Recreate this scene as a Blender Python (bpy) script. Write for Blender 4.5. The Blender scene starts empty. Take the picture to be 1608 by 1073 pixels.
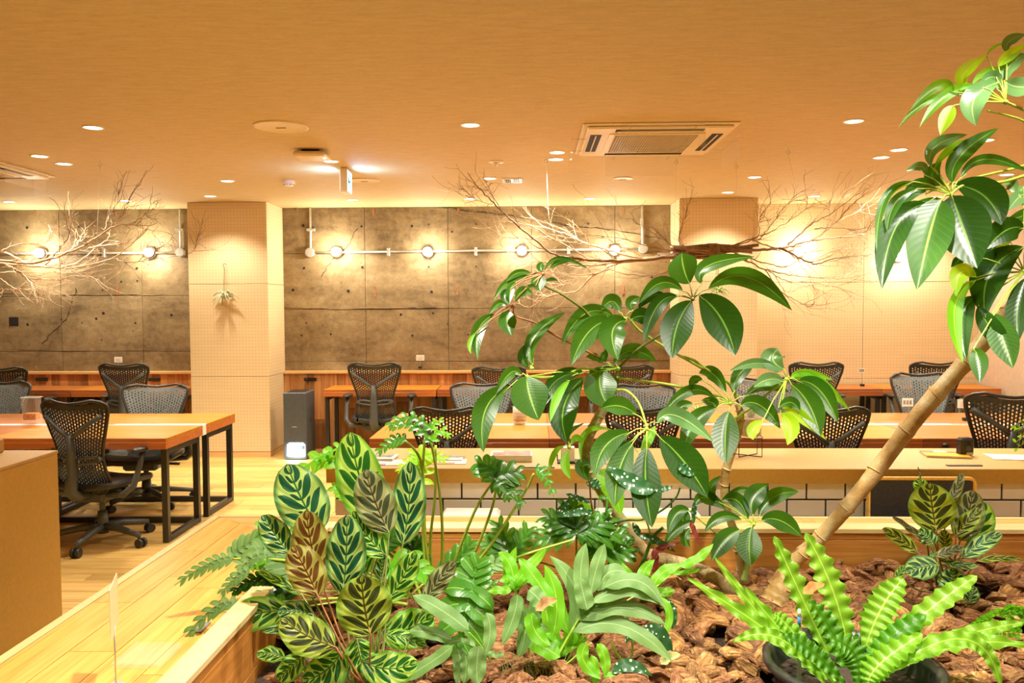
import bpy, math, random
from math import sin, cos, pi, radians, sqrt
from mathutils import Vector, Matrix
SC = bpy.context.scene
COL = SC.collection
rnd = random.Random(7)

# ------------------------------------------------------------------ camera
F, CX, CY = 1250.0, 804.0, 536.5
CAM = Vector((0, 0, 1.6))
Yc = Vector(((838-CX)/F, -(480-CY)/F, -1)).normalized()
Xc = Vector((1, .0045, 0)); Xc = (Xc-Yc*Xc.dot(Yc)).normalized()
Zc = Xc.cross(Yc).normalized()
R3 = Matrix((Xc, Yc, Zc))
cd = bpy.data.cameras.new('camera'); cam = bpy.data.objects.new('camera', cd); COL.objects.link(cam)
cam.matrix_world = Matrix.Translation(CAM) @ R3.to_4x4()
cd.sensor_width = 36; cd.lens = F/1608*36; cd.clip_start = .02; cd.clip_end = 60
SC.camera = cam
SC.view_settings.view_transform = 'Standard'; SC.view_settings.look = 'None'
SC.view_settings.exposure = 0.14; SC.view_settings.gamma = 1; SC.view_settings.use_curve_mapping = False
SC.cycles.max_bounces = 7; SC.cycles.transparent_max_bounces = 8
SC.cycles.sample_clamp_indirect = 6
W = bpy.data.worlds.new('world'); SC.world = W; W.use_nodes = True
W.node_tree.nodes['Background'].inputs[0].default_value = (1, .85, .65, 1)
W.node_tree.nodes['Background'].inputs[1].default_value = .25

def ray(px, py): return R3 @ Vector(((px-CX)/F, -(py-CY)/F, -1))
def at(px, py, Y):
    d = ray(px, py); return CAM+d*(Y/d.y)
def atz(px, py, z):
    d = ray(px, py); return CAM+d*((z-CAM.z)/d.z)
CEIL = 2.70
WALL = 8.87

# ------------------------------------------------------------------ lights
def light(kind, name, loc, energy, color=(1, .89, .71), **k):
    l = bpy.data.lights.new(name, kind); l.energy = energy; l.color = color
    for a, b in k.items(): setattr(l, a, b)
    o = bpy.data.objects.new(name, l); COL.objects.link(o); o.location = loc
    return o
DL_PX = [(146,200,1),(62,245,1),(100,257,1),(14,317,1),(198,315,1),(357,284,1),(330,308,1),(520,253,1),(553,314,1),
         (739,196,1),(769,280,1),(875,239,1),(873,250,1),(738,312,1),(926,312,1),(1185,278,1),(1143,302,1),(1341,190,1),
         (1412,235,1),(1384,247,1),(1279,308,1),(1547,220,1),(1581,274,1),(1473,309,1)]
DL = [atz(x, y, CEIL) for x, y, _ in DL_PX]
for i, p in enumerate(DL):
    wall = p.y > 7.6
    light('SPOT', 'downlight_lamp', (p.x, p.y, CEIL-.035), 66 if wall else 112, spot_size=radians(118), spot_blend=.7, shadow_soft_size=.05)
# lamps over the planter and in the part of the room behind the camera (ceiling, out of frame)
PLANT_SPOTS = [(-1.7,2.2,85,(1,.88,.64)),(-.35,2.15,260,(1,.94,.80)),(.6,2.7,150,(1,.94,.80)),(.95,1.8,270,(1,.94,.80)),(2.7,2.5,120,(1,.9,.7)),(1.5,2.2,75,(1,.96,.84)),(-2.7,1.4,80,(1,.86,.62)),(.2,.9,90,(1,.92,.76))]
for x, y, e, c in PLANT_SPOTS:
    if e: light('SPOT', 'planter_spot_lamp', (x, y, CEIL-.035), e, c, spot_size=radians(95), spot_blend=.6, shadow_soft_size=.035)
for x in (-3, 0, 3):
    for y in (-.8, -2.8):
        light('SPOT', 'rear_room_lamp', (x, y, CEIL-.035), 190, spot_size=radians(125), spot_blend=.7, shadow_soft_size=.05)

# ------------------------------------------------------------------ materials
def nt(name):
    m = bpy.data.materials.new(name); m.use_nodes = True
    t = m.node_tree; b = t.nodes['Principled BSDF']; return m, t, b
def node(t, ty, ins=None, **k):
    n = t.nodes.new(ty)
    for a, v in k.items(): setattr(n, a, v)
    if ins:
        for a, v in ins.items():
            if hasattr(v, 'is_output') or isinstance(v, bpy.types.NodeSocket): t.links.new(v, n.inputs[a])
            else: n.inputs[a].default_value = v
    return n
def M(t, op, a, b=0.0, c=None, clamp=False):
    n = t.nodes.new('ShaderNodeMath'); n.operation = op; n.use_clamp = clamp
    for i, v in enumerate((a, b, c)):
        if v is None: continue
        if isinstance(v, (int, float)): n.inputs[i].default_value = v
        else: t.links.new(v, n.inputs[i])
    return n.outputs[0]
def mixc(t, f, a, b, bt='MIX'):
    n = t.nodes.new('ShaderNodeMix'); n.data_type = 'RGBA'; n.blend_type = bt
    for i, v in ((0, f), (6, a), (7, b)):
        if isinstance(v, (int, float)): n.inputs[i].default_value = v
        elif isinstance(v, tuple): n.inputs[i].default_value = (*v, 1) if len(v) == 3 else v
        else: t.links.new(v, n.inputs[i])
    return n.outputs[2]
def ramp(t, f, stops):
    n = t.nodes.new('ShaderNodeValToRGB'); e = n.color_ramp.elements
    while len(e) < len(stops): e.new(.5)
    for x, (p, c) in zip(e, stops): x.position = p; x.color = (*c, 1) if len(c) == 3 else c
    t.links.new(f, n.inputs[0]); return n.outputs[0]
def coords(t, scale=(1,1,1), kind='Object', rot=(0,0,0)):
    tc = t.nodes.new('ShaderNodeTexCoord'); mp = t.nodes.new('ShaderNodeMapping')
    mp.inputs['Scale'].default_value = scale; mp.inputs['Rotation'].default_value = rot
    t.links.new(tc.outputs[kind], mp.inputs[0]); return mp.outputs[0]
def noise(t, vec, scale, detail=3, rough=.5, dist=0):
    n = node(t, 'ShaderNodeTexNoise', {'Scale': scale, 'Detail': detail, 'Roughness': rough, 'Distortion': dist})
    t.links.new(vec, n.inputs['Vector']); return n.outputs[0]
def bump(t, b, h, s=.2, d=.01):
    n = node(t, 'ShaderNodeBump', {'Strength': s, 'Distance': d}); t.links.new(h, n.inputs['Height']); t.links.new(n.outputs[0], b.inputs['Normal'])
def setp(b, **k):
    mp = dict(color='Base Color', rough='Roughness', metal='Metallic', spec='Specular IOR Level', trans='Transmission Weight', ior='IOR', alpha='Alpha', coat='Coat Weight', ecol='Emission Color', estr='Emission Strength', sheen='Sheen Weight')
    for a, v in k.items():
        if isinstance(v, tuple) and len(v) == 3: v = (*v, 1)
        b.inputs[mp[a]].default_value = v
def plain(name, color, rough=.5, metal=0, nscale=40, namt=.12, bmp=0, **k):
    m, t, b = nt(name); setp(b, rough=rough, metal=metal, **k)
    n = noise(t, coords(t), nscale, 3)
    dark = tuple(c*(1-namt) for c in color); lite = tuple(min(1, c*(1+namt)) for c in color)
    t.links.new(ramp(t, n, [(.3, dark), (.7, lite)]), b.inputs['Base Color'])
    if bmp: bump(t, b, n, bmp)
    return m
def emis(name, color, s):
    m, t, b = nt(name); setp(b, color=color, ecol=color, estr=s); return m
def glass(name, color=(.9,.93,.9), rough=.03, alpha=.25):
    m, t, b = nt(name); setp(b, color=color, rough=rough, alpha=alpha, spec=.6); return m
def wood(name, cols, axis='x', rough=.38, scale=1.0, vary=.35, gap=None, tree=False):
    """grain stretched along an axis, different for each object"""
    m, t, b = nt(name); setp(b, rough=rough, spec=.28)
    s = {'x': (.9,14,14), 'y': (14,.9,14), 'z': (14,14,.9)}[axis]
    oi = t.nodes.new('ShaderNodeObjectInfo')
    tc = t.nodes.new('ShaderNodeTexCoord')
    off = node(t, 'ShaderNodeCombineXYZ'); r = M(t, 'MULTIPLY', oi.outputs['Random'], 37.0)
    for i in range(3): t.links.new(r, off.inputs[i])
    add = node(t, 'ShaderNodeVectorMath', operation='ADD'); t.links.new(tc.outputs['Object'], add.inputs[0]); t.links.new(off.outputs[0], add.inputs[1])
    mp = t.nodes.new('ShaderNodeMapping'); mp.inputs['Scale'].default_value = tuple(x*scale for x in s); t.links.new(add.outputs[0], mp.inputs[0])
    v = mp.outputs[0]
    n1 = noise(t, v, .8, 4, .55, .6); n2 = noise(t, v, 3.5, 4, .6, .2)
    mp2 = t.nodes.new('ShaderNodeMapping'); mp2.inputs['Scale'].default_value = tuple(x*scale*(4 if x > 5 else .8) for x in s); t.links.new(add.outputs[0], mp2.inputs[0])
    n3 = noise(t, mp2.outputs[0], 3.0, 2)
    rings = M(t, 'SINE', M(t, 'MULTIPLY', n1, 26.0)); rings = M(t, 'MULTIPLY_ADD', rings, .12, .5)
    f = M(t, 'ADD', M(t, 'MULTIPLY', n2, .5), M(t, 'MULTIPLY', rings, .5)); f = M(t, 'ADD', f, M(t, 'MULTIPLY', M(t, 'SUBTRACT', n3, .5), .25))
    c = ramp(t, f, [(.3, cols[0]), (.5, cols[1]), (.7, cols[2])])
    hs = node(t, 'ShaderNodeHueSaturation'); t.links.new(c, hs.inputs['Color'])
    t.links.new(M(t, 'MULTIPLY_ADD', oi.outputs['Random'], vary, 1-vary/2), hs.inputs['Value'])
    t.links.new(hs.outputs[0], b.inputs['Base Color'])
    bump(t, b, f, .12, .004)
    return m

m_oak_floor = wood('oak_floor', [(.44,.26,.075),(.60,.39,.12),(.72,.50,.19)], 'x', .38, .8, .45)
m_oak_y = wood('oak_bench_y', [(.50,.26,.05),(.70,.40,.085),(.82,.51,.13)], 'y', .36, .8, .12)
m_oak_x = wood('oak_bench_x', [(.52,.28,.08),(.68,.40,.12),(.78,.49,.17)], 'x', .36, .8, .12)
m_pale_y = wood('pale_trim_y', [(.64,.46,.20),(.74,.55,.26),(.80,.61,.31)], 'y', .4, .8, .05)
m_pale_x = wood('pale_trim_x', [(.64,.46,.20),(.74,.55,.26),(.80,.61,.31)], 'x', .4, .8, .05)
m_board_x = wood('planter_board_x', [(.36,.13,.025),(.52,.22,.045),(.64,.31,.08)], 'x', .42, .8, .2)
m_board_y = wood('planter_board_y', [(.36,.13,.025),(.52,.22,.045),(.64,.31,.08)], 'y', .42, .8, .2)
m_desk = [wood('desk_top_golden', [(.38,.135,.015),(.50,.19,.022),(.58,.24,.035)], 'x', .36, .8, .04),
          wood('desk_top_reddish', [(.29,.09,.02),(.38,.13,.03),(.46,.18,.045)], 'x', .36, .8, .04)]
m_edge = [wood('desk_edge_golden', [(.40,.11,.03),(.50,.16,.04),(.58,.21,.06)], 'x', .35, .8, .04),
          wood('desk_edge_reddish', [(.27,.07,.025),(.36,.11,.035),(.44,.15,.05)], 'x', .35, .8, .04)]
m_wains = wood('wainscot_wood', [(.30,.12,.04),(.44,.20,.07),(.58,.31,.12)], 'z', .4, .8, .75)
m_cap = wood('wainscot_cap', [(.62,.36,.13),(.74,.46,.19),(.82,.54,.25)], 'x', .4, .8, .05)
m_mdf = plain('tan_board', (.52,.33,.11), .5, 0, 60, .05, 0)
m_mdf_side = plain('tan_board_side', (.53,.32,.06), .4, 0, 60, .05, 0)
m_black = plain('black_steel', (.022,.021,.02), .35, 0, 60, .1)
m_shell = plain('black_shell', (.028,.027,.024), .42, 0, 80, .1)
m_grey = plain('graphite_shell', (.15,.185,.19), .5, 0, 80, .1)
m_frame = plain('graphite_frame', (.075,.085,.083), .42, 0, 80, .1)
m_dark = plain('dark_recess', (.01,.009,.008), .7)
m_white = plain('white_plastic', (.85,.83,.78), .4, 0, 30, .03)
m_ivory = plain('ivory_plastic', (.80,.68,.46), .45, 0, 30, .03)
m_metal = plain('galvanised_metal', (.62,.62,.58), .35, .6, 50, .1)
m_grout = plain('dark_grout', (.05,.055,.05), .8, 0, 200, .2)
m_tile = plain('glazed_tile', (.90,.85,.74), .22, 0, 9, .04)
m_green_tag = plain('green_tag', (.02,.12,.08), .5)
m_grey_tag = plain('grey_tag', (.22,.21,.19), .4)
m_paper = plain('white_paper', (.82,.80,.72), .6, 0, 30, .04)
m_ink = plain('black_ink', (.03,.03,.03), .6)
m_red = plain('red_print', (.75,.14,.07), .5); m_violet = plain('violet_print', (.32,.28,.55), .5)
m_yellow = plain('yellow_print', (.85,.52,.03), .4, 0, 25, .2); m_brownprint = plain('brown_photo_print', (.35,.16,.12), .4, 0, 22, .7)
m_greyprint = plain('grey_photo_print', (.35,.34,.30), .4, 0, 18, .6)
m_acrylic = glass('clear_acrylic', (.95,.92,.82), .03, .12)
m_glass = glass('clear_glass', (.75,.85,.80), .02, .3)
m_sand = plain('sand', (.48,.33,.19), .8, 0, 120, .3, .4)
m_amber = plain('amber_grains', (.55,.20,.03), .6, 0, 120, .5, .4)
m_chalk = plain('chalkboard', (.035,.037,.042), .7, 0, 120, .35)
m_glow = emis('lamp_glow', (1,.86,.66), 14); m_bulb = emis('bulb_glow', (1,.88,.70), 30)
m_bluewhite = emis('blue_white_glow', (.62,.82,1), 1.5)
m_soil = plain('dark_soil', (.035,.018,.01), .95, 0, 60, .6, .6)

# ceiling paper
m_ceil, t, b = nt('kraft_paper_ceiling'); setp(b, rough=.75)
n1 = noise(t, coords(t, (2.2,9,1)), 3.2, 6, .7); n2 = noise(t, coords(t, (14,60,1)), 3, 3, .6)
f = M(t, 'ADD', M(t, 'MULTIPLY', n1, .6), M(t, 'MULTIPLY', n2, .4))
t.links.new(ramp(t, f, [(.30, (.51,.385,.19)), (.5, (.62,.485,.25)), (.70, (.72,.575,.32))]), b.inputs['Base Color']); bump(t, b, f, .25, .004)
# wall paper right
m_wallpaper = plain('beige_wallpaper', (.66,.52,.40), .7, 0, 25, .06, .1)
# concrete
m_conc, t, b = nt('raw_concrete'); setp(b, rough=.62)
v = coords(t)
oi = t.nodes.new('ShaderNodeObjectInfo')
n1 = noise(t, coords(t, (1,1,1.6)), 1.5, 9, .72, .5); n2 = noise(t, v, 14, 7, .75); n3 = noise(t, coords(t, (1,1,7)), 1.6, 4, .6)
f = M(t, 'ADD', M(t, 'MULTIPLY', n1, .55), M(t, 'ADD', M(t, 'MULTIPLY', n2, .30), M(t, 'MULTIPLY', n3, .15)))
f = M(t, 'ADD', f, M(t, 'MULTIPLY', M(t, 'SUBTRACT', oi.outputs['Random'], .5), .05))
c = ramp(t, f, [(.36, (.095,.062,.028)), (.46, (.205,.142,.066)), (.55, (.30,.218,.108)), (.70, (.47,.38,.225))])
vo = node(t, 'ShaderNodeTexVoronoi', {'Scale': 7.0, 'Randomness': 1.0}); t.links.new(v, vo.inputs['Vector'])
spot = M(t, 'LESS_THAN', vo.outputs['Distance'], .055)
vo2 = node(t, 'ShaderNodeTexVoronoi', {'Scale': 26.0}); t.links.new(v, vo2.inputs['Vector'])
sp2 = M(t, 'MULTIPLY', M(t, 'LESS_THAN', vo2.outputs['Distance'], .10), M(t, 'GREATER_THAN', n2, .56))
sp = M(t, 'MAXIMUM', spot, sp2)
c = mixc(t, M(t, 'MULTIPLY', sp, .75), c, (.07,.05,.035)); t.links.new(c, b.inputs['Base Color'])
bump(t, b, M(t, 'SUBTRACT', f, M(t, 'MULTIPLY', sp, .3)), .5, .02)
# pegboard; u/w are the two in-plane object axes
def pegmat(name, ua, base):
    m, t, b = nt(name); setp(b, rough=.55)
    tc = t.nodes.new('ShaderNodeTexCoord'); s = node(t, 'ShaderNodeSeparateXYZ'); t.links.new(tc.outputs['Object'], s.inputs[0])
    P = .034
    du = M(t, 'SUBTRACT', M(t, 'FRACT', M(t, 'DIVIDE', s.outputs[ua], P)), .5); dz = M(t, 'SUBTRACT', M(t, 'FRACT', M(t, 'DIVIDE', s.outputs[2], P)), .5)
    d = M(t, 'ADD', M(t, 'MULTIPLY', du, du), M(t, 'MULTIPLY', dz, dz)); hole = M(t, 'LESS_THAN', d, .0125)
    n = noise(t, coords(t, (3,3,.8) if False else (.8,.8,5)), 3, 4)
    c = ramp(t, n, [(.3, tuple(x*.94 for x in base)), (.7, base)])
    c = mixc(t, M(t, 'MULTIPLY', hole, .62), c, (.16,.085,.03)); t.links.new(c, b.inputs['Base Color'])
    bump(t, b, M(t, 'SUBTRACT', 1.0, hole), .4, .003)
    return m
m_peg = pegmat('pegboard', 0, (.80,.63,.37)); m_peg_side = pegmat('pegboard_side', 1, (.80,.63,.37))
# bark
def barkmat(name, cols, sc=9):
    m, t, b = nt(name); setp(b, rough=.8)
    oi = t.nodes.new('ShaderNodeObjectInfo')
    n = noise(t, coords(t, (3,14,20)), sc, 5, .65, .5)
    c = ramp(t, n, [(.3, cols[0]), (.5, cols[1]), (.7, cols[2])])
    hs = node(t, 'ShaderNodeHueSaturation'); t.links.new(c, hs.inputs['Color']); t.links.new(M(t, 'MULTIPLY_ADD', oi.outputs['Random'], .8, .6), hs.inputs['Value'])
    t.links.new(hs.outputs[0], b.inputs['Base Color']); bump(t, b, n, .9, .012); return m
m_bark = barkmat('pine_bark', [(.10,.038,.008),(.36,.165,.042),(.68,.41,.17)])
m_barkdark = barkmat('pine_bark_dark', [(.06,.022,.008),(.22,.085,.025),(.46,.23,.09)])
# trunk
m_trunk, t, b = nt('tree_bark'); setp(b, rough=.6)
n = noise(t, coords(t), 14, 5, .65, .4); n2 = noise(t, coords(t), 50, 4, .7)
c = ramp(t, n, [(.3, (.20,.12,.05)), (.45, (.38,.25,.11)), (.6, (.46,.36,.20)), (.72, (.62,.55,.38))]); t.links.new(c, b.inputs['Base Color']); bump(t, b, n2, .7, .008)
m_trunk_tan, t, b = nt('tan_tree_bark'); setp(b, rough=.5)
n = noise(t, coords(t), 12, 5, .65, .4); n2 = noise(t, coords(t), 60, 4, .7)
c = ramp(t, n, [(.3, (.30,.17,.05)), (.45, (.45,.27,.09)), (.6, (.50,.36,.17)), (.74, (.60,.52,.36))]); t.links.new(c, b.inputs['Base Color']); bump(t, b, n2, .5, .006)
m_twig = plain('dry_twig', (.27,.165,.09), .6, 0, 30, .35, .3)
m_twig_pale = plain('pale_dry_twig', (.56,.40,.24), .55, 0, 30, .3, .3)

# leaf materials (uv: x across 0..1, y along 0..1)
def leafbase(name, rough=.33, transl=.35):
    m, t, b = nt(name); setp(b, rough=rough, spec=.26)
    out = t.nodes['Material Output']
    tr = t.nodes.new('ShaderNodeBsdfTranslucent'); mx = t.nodes.new('ShaderNodeMixShader'); mx.inputs[0].default_value = transl
    t.links.new(b.outputs[0], mx.inputs[1]); t.links.new(tr.outputs[0], mx.inputs[2]); t.links.new(mx.outputs[0], out.inputs[0])
    uv = t.nodes.new('ShaderNodeUVMap'); s = node(t, 'ShaderNodeSeparateXYZ'); t.links.new(uv.outputs[0], s.inputs[0])
    u = M(t, 'MULTIPLY_ADD', s.outputs[0], 2.0, -1.0); au = M(t, 'ABSOLUTE', u)
    return m, t, b, tr, u, au, s.outputs[1]
def leafmat(name, c0, c1, vein, tcol, rough=.3, veins=14, midw=.05, transl=.35):
    m, t, b, tr, u, au, v = leafbase(name, rough, transl)
    n = noise(t, coords(t), 6, 3)
    base = ramp(t, n, [(.3, c0), (.7, c1)])
    sv = M(t, 'SINE', M(t, 'MULTIPLY', M(t, 'SUBTRACT', v, M(t, 'MULTIPLY', au, .16)), veins*6.283))
    svm = M(t, 'MULTIPLY', M(t, 'GREATER_THAN', sv, .96), .10)
    mid = M(t, 'LESS_THAN', au, midw)
    c = mixc(t, M(t, 'MAXIMUM', M(t, 'MULTIPLY', mid, .85), svm), base, vein)
    t.links.new(c, b.inputs['Base Color']); tr.inputs[0].default_value = (*tcol, 1)
    bump(t, b, M(t, 'ADD', M(t, 'MULTIPLY', sv, .35), M(t, 'MULTIPLY', mid, -1.2)), .05, .0025)
    return m
def calmat(name, dark, light_, margin, vein, tmul, rough=.35, transl=.35, k=.36, nper=4.1):
    m, t, b, tr, u, au, v = leafbase(name, rough, transl)
    side = M(t, 'MULTIPLY', M(t, 'GREATER_THAN', u, 0.0), .5)
    s = M(t, 'ADD', M(t, 'MULTIPLY', M(t, 'SUBTRACT', v, M(t, 'MULTIPLY', au, k)), nper), side)
    fr = M(t, 'FRACT', s); fr2 = M(t, 'FRACT', M(t, 'ADD', s, .5))
    d1 = M(t, 'ABSOLUTE', M(t, 'SUBTRACT', fr, .5)); d2 = M(t, 'ABSOLUTE', M(t, 'SUBTRACT', fr2, .5))
    w1 = M(t, 'MULTIPLY', M(t, 'SINE', M(t, 'MULTIPLY', M(t, 'MINIMUM', M(t, 'DIVIDE', au, .84), 1.0), pi)), .34)
    w1 = M(t, 'ADD', w1, .0)
    w2 = M(t, 'MULTIPLY', M(t, 'SINE', M(t, 'MULTIPLY', M(t, 'MINIMUM', M(t, 'DIVIDE', au, .36), 1.0), pi)), .16)
    nz = noise(t, coords(t), 30, 2); w1 = M(t, 'ADD', w1, M(t, 'MULTIPLY', M(t, 'SUBTRACT', nz, .5), .08))
    k1 = M(t, 'MULTIPLY', M(t, 'LESS_THAN', d1, w1), M(t, 'LESS_THAN', au, .84)); k2 = M(t, 'LESS_THAN', d2, w2)
    dk = M(t, 'MAXIMUM', k1, k2)
    fine = M(t, 'MULTIPLY_ADD', M(t, 'SINE', M(t, 'MULTIPLY', s, 50.0)), .26, .22)
    lc = mixc(t, fine, light_, margin)
    mg = M(t, 'MULTIPLY', M(t, 'SUBTRACT', au, .74), 6.0, clamp=True)
    mgf = M(t, 'MULTIPLY', mg, .85)
    c = mixc(t, mgf, lc, margin); c = mixc(t, dk, c, dark)
    mid = M(t, 'LESS_THAN', au, .035); c = mixc(t, mid, c, vein)
    t.links.new(c, b.inputs['Base Color'])
    tm = mixc(t, 1.0, c, tmul, 'MULTIPLY'); t.links.new(tm, tr.inputs[0])
    bump(t, b, M(t, 'SINE', M(t, 'MULTIPLY', s, 12.6)), .3, .002)
    return m
m_cal = {'g': calmat('calathea_face', (.012,.085,.035), (.46,.62,.15), (.035,.17,.045), (.03,.14,.035), (.9,1,.4)),
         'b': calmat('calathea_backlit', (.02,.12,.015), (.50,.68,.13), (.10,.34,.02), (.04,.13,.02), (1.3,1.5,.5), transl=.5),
         'o': calmat('calathea_underside', (.045,.06,.012), (.42,.50,.06), (.18,.32,.03), (.10,.06,.01), (1.1,1.1,.35), transl=.45),
         'r': calmat('calathea_red_underside', (.13,.055,.010), (.42,.44,.10), (.24,.22,.03), (.14,.02,.01), (1.2,.8,.35), transl=.4),
         'm': calmat('calathea_mauve_underside', (.055,.07,.03), (.34,.33,.14), (.12,.19,.05), (.07,.04,.03), (1,1,.5), transl=.35)}
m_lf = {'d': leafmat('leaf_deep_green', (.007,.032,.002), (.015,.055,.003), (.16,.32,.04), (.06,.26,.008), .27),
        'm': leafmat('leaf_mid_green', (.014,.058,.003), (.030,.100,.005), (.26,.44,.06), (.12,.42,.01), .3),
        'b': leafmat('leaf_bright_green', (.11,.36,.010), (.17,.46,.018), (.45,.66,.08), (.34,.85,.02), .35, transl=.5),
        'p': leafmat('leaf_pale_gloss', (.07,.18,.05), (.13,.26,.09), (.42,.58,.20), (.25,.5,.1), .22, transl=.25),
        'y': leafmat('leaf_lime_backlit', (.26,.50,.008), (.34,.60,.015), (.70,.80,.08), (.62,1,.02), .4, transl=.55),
        'f': leafmat('fern_grey_green', (.11,.22,.055), (.17,.30,.085), (.34,.50,.20), (.2,.45,.08), .5, veins=9, midw=.04, transl=.3),
        'n': leafmat('nest_fern_green', (.13,.32,.012), (.23,.45,.030), (.50,.70,.12), (.30,.75,.05), .3, veins=30, midw=.06, transl=.4),
        'k': leafmat('nest_fern_dark', (.04,.15,.006), (.08,.24,.010), (.03,.07,.01), (.16,.5,.02), .32, veins=30, midw=.05, transl=.35),
        'h': leafmat('philodendron_green', (.035,.14,.012), (.07,.22,.022), (.28,.52,.09), (.2,.6,.03), .25, veins=10, transl=.35),
        'w': leafmat('maroon_leaf', (.12,.02,.02), (.20,.04,.03), (.3,.06,.04), (.4,.05,.03), .35)}
# begonia with spots
m_beg, t, b, tr, u, au, v = leafbase('spotted_begonia', .3, .2)
vo = node(t, 'ShaderNodeTexVoronoi', {'Scale': 62.0, 'Randomness': .8}); t.links.new(coords(t), vo.inputs['Vector'])
sp = M(t, 'LESS_THAN', vo.outputs['Distance'], .26)
c = mixc(t, sp, (.022,.085,.025), (.72,.78,.62)); t.links.new(c, b.inputs['Base Color']); tr.inputs[0].default_value = (.08,.2,.03,1)
m_stalk = plain('green_stalk', (.30,.50,.05), .4, 0, 20, .2); m_stalk_d = plain('olive_stalk', (.16,.20,.04), .45, 0, 20, .25)
m_stalk_y = plain('yellow_green_stalk', (.34,.45,.05), .4, 0, 20, .15); m_stalk_r = plain('reddish_stalk', (.34,.14,.05), .45, 0, 20, .2)
m_cane = plain('green_cane', (.06,.20,.03), .4, 0, 25, .5)

# ------------------------------------------------------------------ mesh helpers
PLOC = {}
class MB:
    def __init__(s): s.v = []; s.f = []; s.uv = []; s.mi = []; s.sm = []; s.cur = 0; s.smooth = False
    def face(s, idx, uv=None):
        s.f.append(idx); s.uv.extend(uv if uv else [(0, 0)]*len(idx)); s.mi.append(s.cur); s.sm.append(s.smooth)
    def box(s, x0, x1, y0, y1, z0, z1, bev=0.0, mtx=None):
        o = len(s.v)
        if bev <= 0:
            p = [(x, y, z) for z in (z0, z1) for y in (y0, y1) for x in (x0, x1)]
            fs = [(0,2,3,1),(4,5,7,6),(0,1,5,4),(2,6,7,3),(0,4,6,2),(1,3,7,5)]
        else:
            b = min(bev, (x1-x0)/2.01, (y1-y0)/2.01, (z1-z0)/2.01); p = []; fs = []
            ids = {}
            def vid(c, ax):
                k = (c, ax)
                if k not in ids:
                    q = [(x0, x1)[c[0]], (y0, y1)[c[1]], (z0, z1)[c[2]]]
                    for a in range(3):
                        if a != ax: q[a] += b if c[a] == 0 else -b
                    ids[k] = len(p); p.append(tuple(q))
                return ids[k]
            for ax in range(3):
                a1, a2 = [a for a in range(3) if a != ax]
                for sd in (0, 1):
                    cs = []
                    for i, j in ((0,0),(1,0),(1,1),(0,1)):
                        c = [0,0,0]; c[ax] = sd; c[a1] = i; c[a2] = j; cs.append(tuple(c))
                    q = [vid(c, ax) for c in cs]; flip = (sd == 0) ^ (ax == 1)
                    fs.append(tuple(reversed(q)) if flip else tuple(q))
            for ax in range(3):  # edges along ax
                a1, a2 = [a for a in range(3) if a != ax]
                for i in (0, 1):
                    for j in (0, 1):
                        c0 = [0,0,0]; c0[a1] = i; c0[a2] = j; c1 = list(c0); c1[ax] = 1; c0 = tuple(c0); c1 = tuple(c1)
                        fs.append((vid(c0, a1), vid(c1, a1), vid(c1, a2), vid(c0, a2)))
            for i in (0,1):
                for j in (0,1):
                    for k in (0,1): fs.append((vid((i,j,k),0), vid((i,j,k),1), vid((i,j,k),2)))
        for q in p: s.v.append(tuple(mtx @ Vector(q)) if mtx else q)
        for q in fs: s.face(tuple(o+i for i in q))
    def tube(s, pts, rad, n=8, cap=True):
        pts = [Vector(p) for p in pts]; o = len(s.v); sm = s.smooth; s.smooth = True
        if isinstance(rad, (int, float)): rad = [rad]*len(pts)
        up = None
        for i, p in enumerate(pts):
            T = (pts[min(i+1, len(pts)-1)]-pts[max(i-1, 0)])
            if T.length < 1e-9: T = Vector((0,0,1))
            T.normalize()
            if up is None: up = T.orthogonal().normalized()
            up = (up-T*up.dot(T))
            if up.length < 1e-6: up = T.orthogonal()
            up.normalize(); sd = T.cross(up)
            for k in range(n):
                a = 2*pi*k/n; s.v.append(tuple(p+(up*cos(a)+sd*sin(a))*rad[i]))
        for i in range(len(pts)-1):
            for k in range(n):
                a = o+i*n+k; b2 = o+i*n+(k+1) % n
                s.face((a, b2, b2+n, a+n), [(k/n, i), ((k+1)/n, i), ((k+1)/n, i+1), (k/n, i+1)])
        if cap:
            s.smooth = False
            s.face(tuple(o+k for k in reversed(range(n)))); e = o+(len(pts)-1)*n; s.face(tuple(e+k for k in range(n)))
        s.smooth = sm
    def lathe(s, prof, n=20, c=(0,0,0), flip=False, smooth=True):
        o = len(s.v); sm = s.smooth; s.smooth = smooth
        for r, z in prof:
            for k in range(n):
                a = 2*pi*k/n; s.v.append((c[0]+r*cos(a), c[1]+r*sin(a), c[2]+z))
        for i in range(len(prof)-1):
            for k in range(n):
                a = o+i*n+k; b2 = o+i*n+(k+1) % n
                s.face((a, b2, b2+n, a+n))
        s.smooth = sm
    def disc(s, r, c, n=20, up=True):
        o = len(s.v)
        for k in range(n):
            a = 2*pi*k/n; s.v.append((c[0]+r*cos(a), c[1]+r*sin(a), c[2]))
        q = tuple(o+k for k in range(n)); s.face(q if up else tuple(reversed(q)))
    def grid(s, P, uvf=None, closed=False):
        """P: rows of points"""
        o = len(s.v); R = len(P); C = len(P[0]); sm = s.smooth; s.smooth = True
        for r in P:
            for p in r: s.v.append(tuple(p))
        for i in range(R-1):
            for j in range(C-1):
                a = o+i*C+j
                uv = [(j/(C-1), i/(R-1)), ((j+1)/(C-1), i/(R-1)), ((j+1)/(C-1), (i+1)/(R-1)), (j/(C-1), (i+1)/(R-1))]
                s.face((a, a+1, a+1+C, a+C), uv)
        s.smooth = sm
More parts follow.
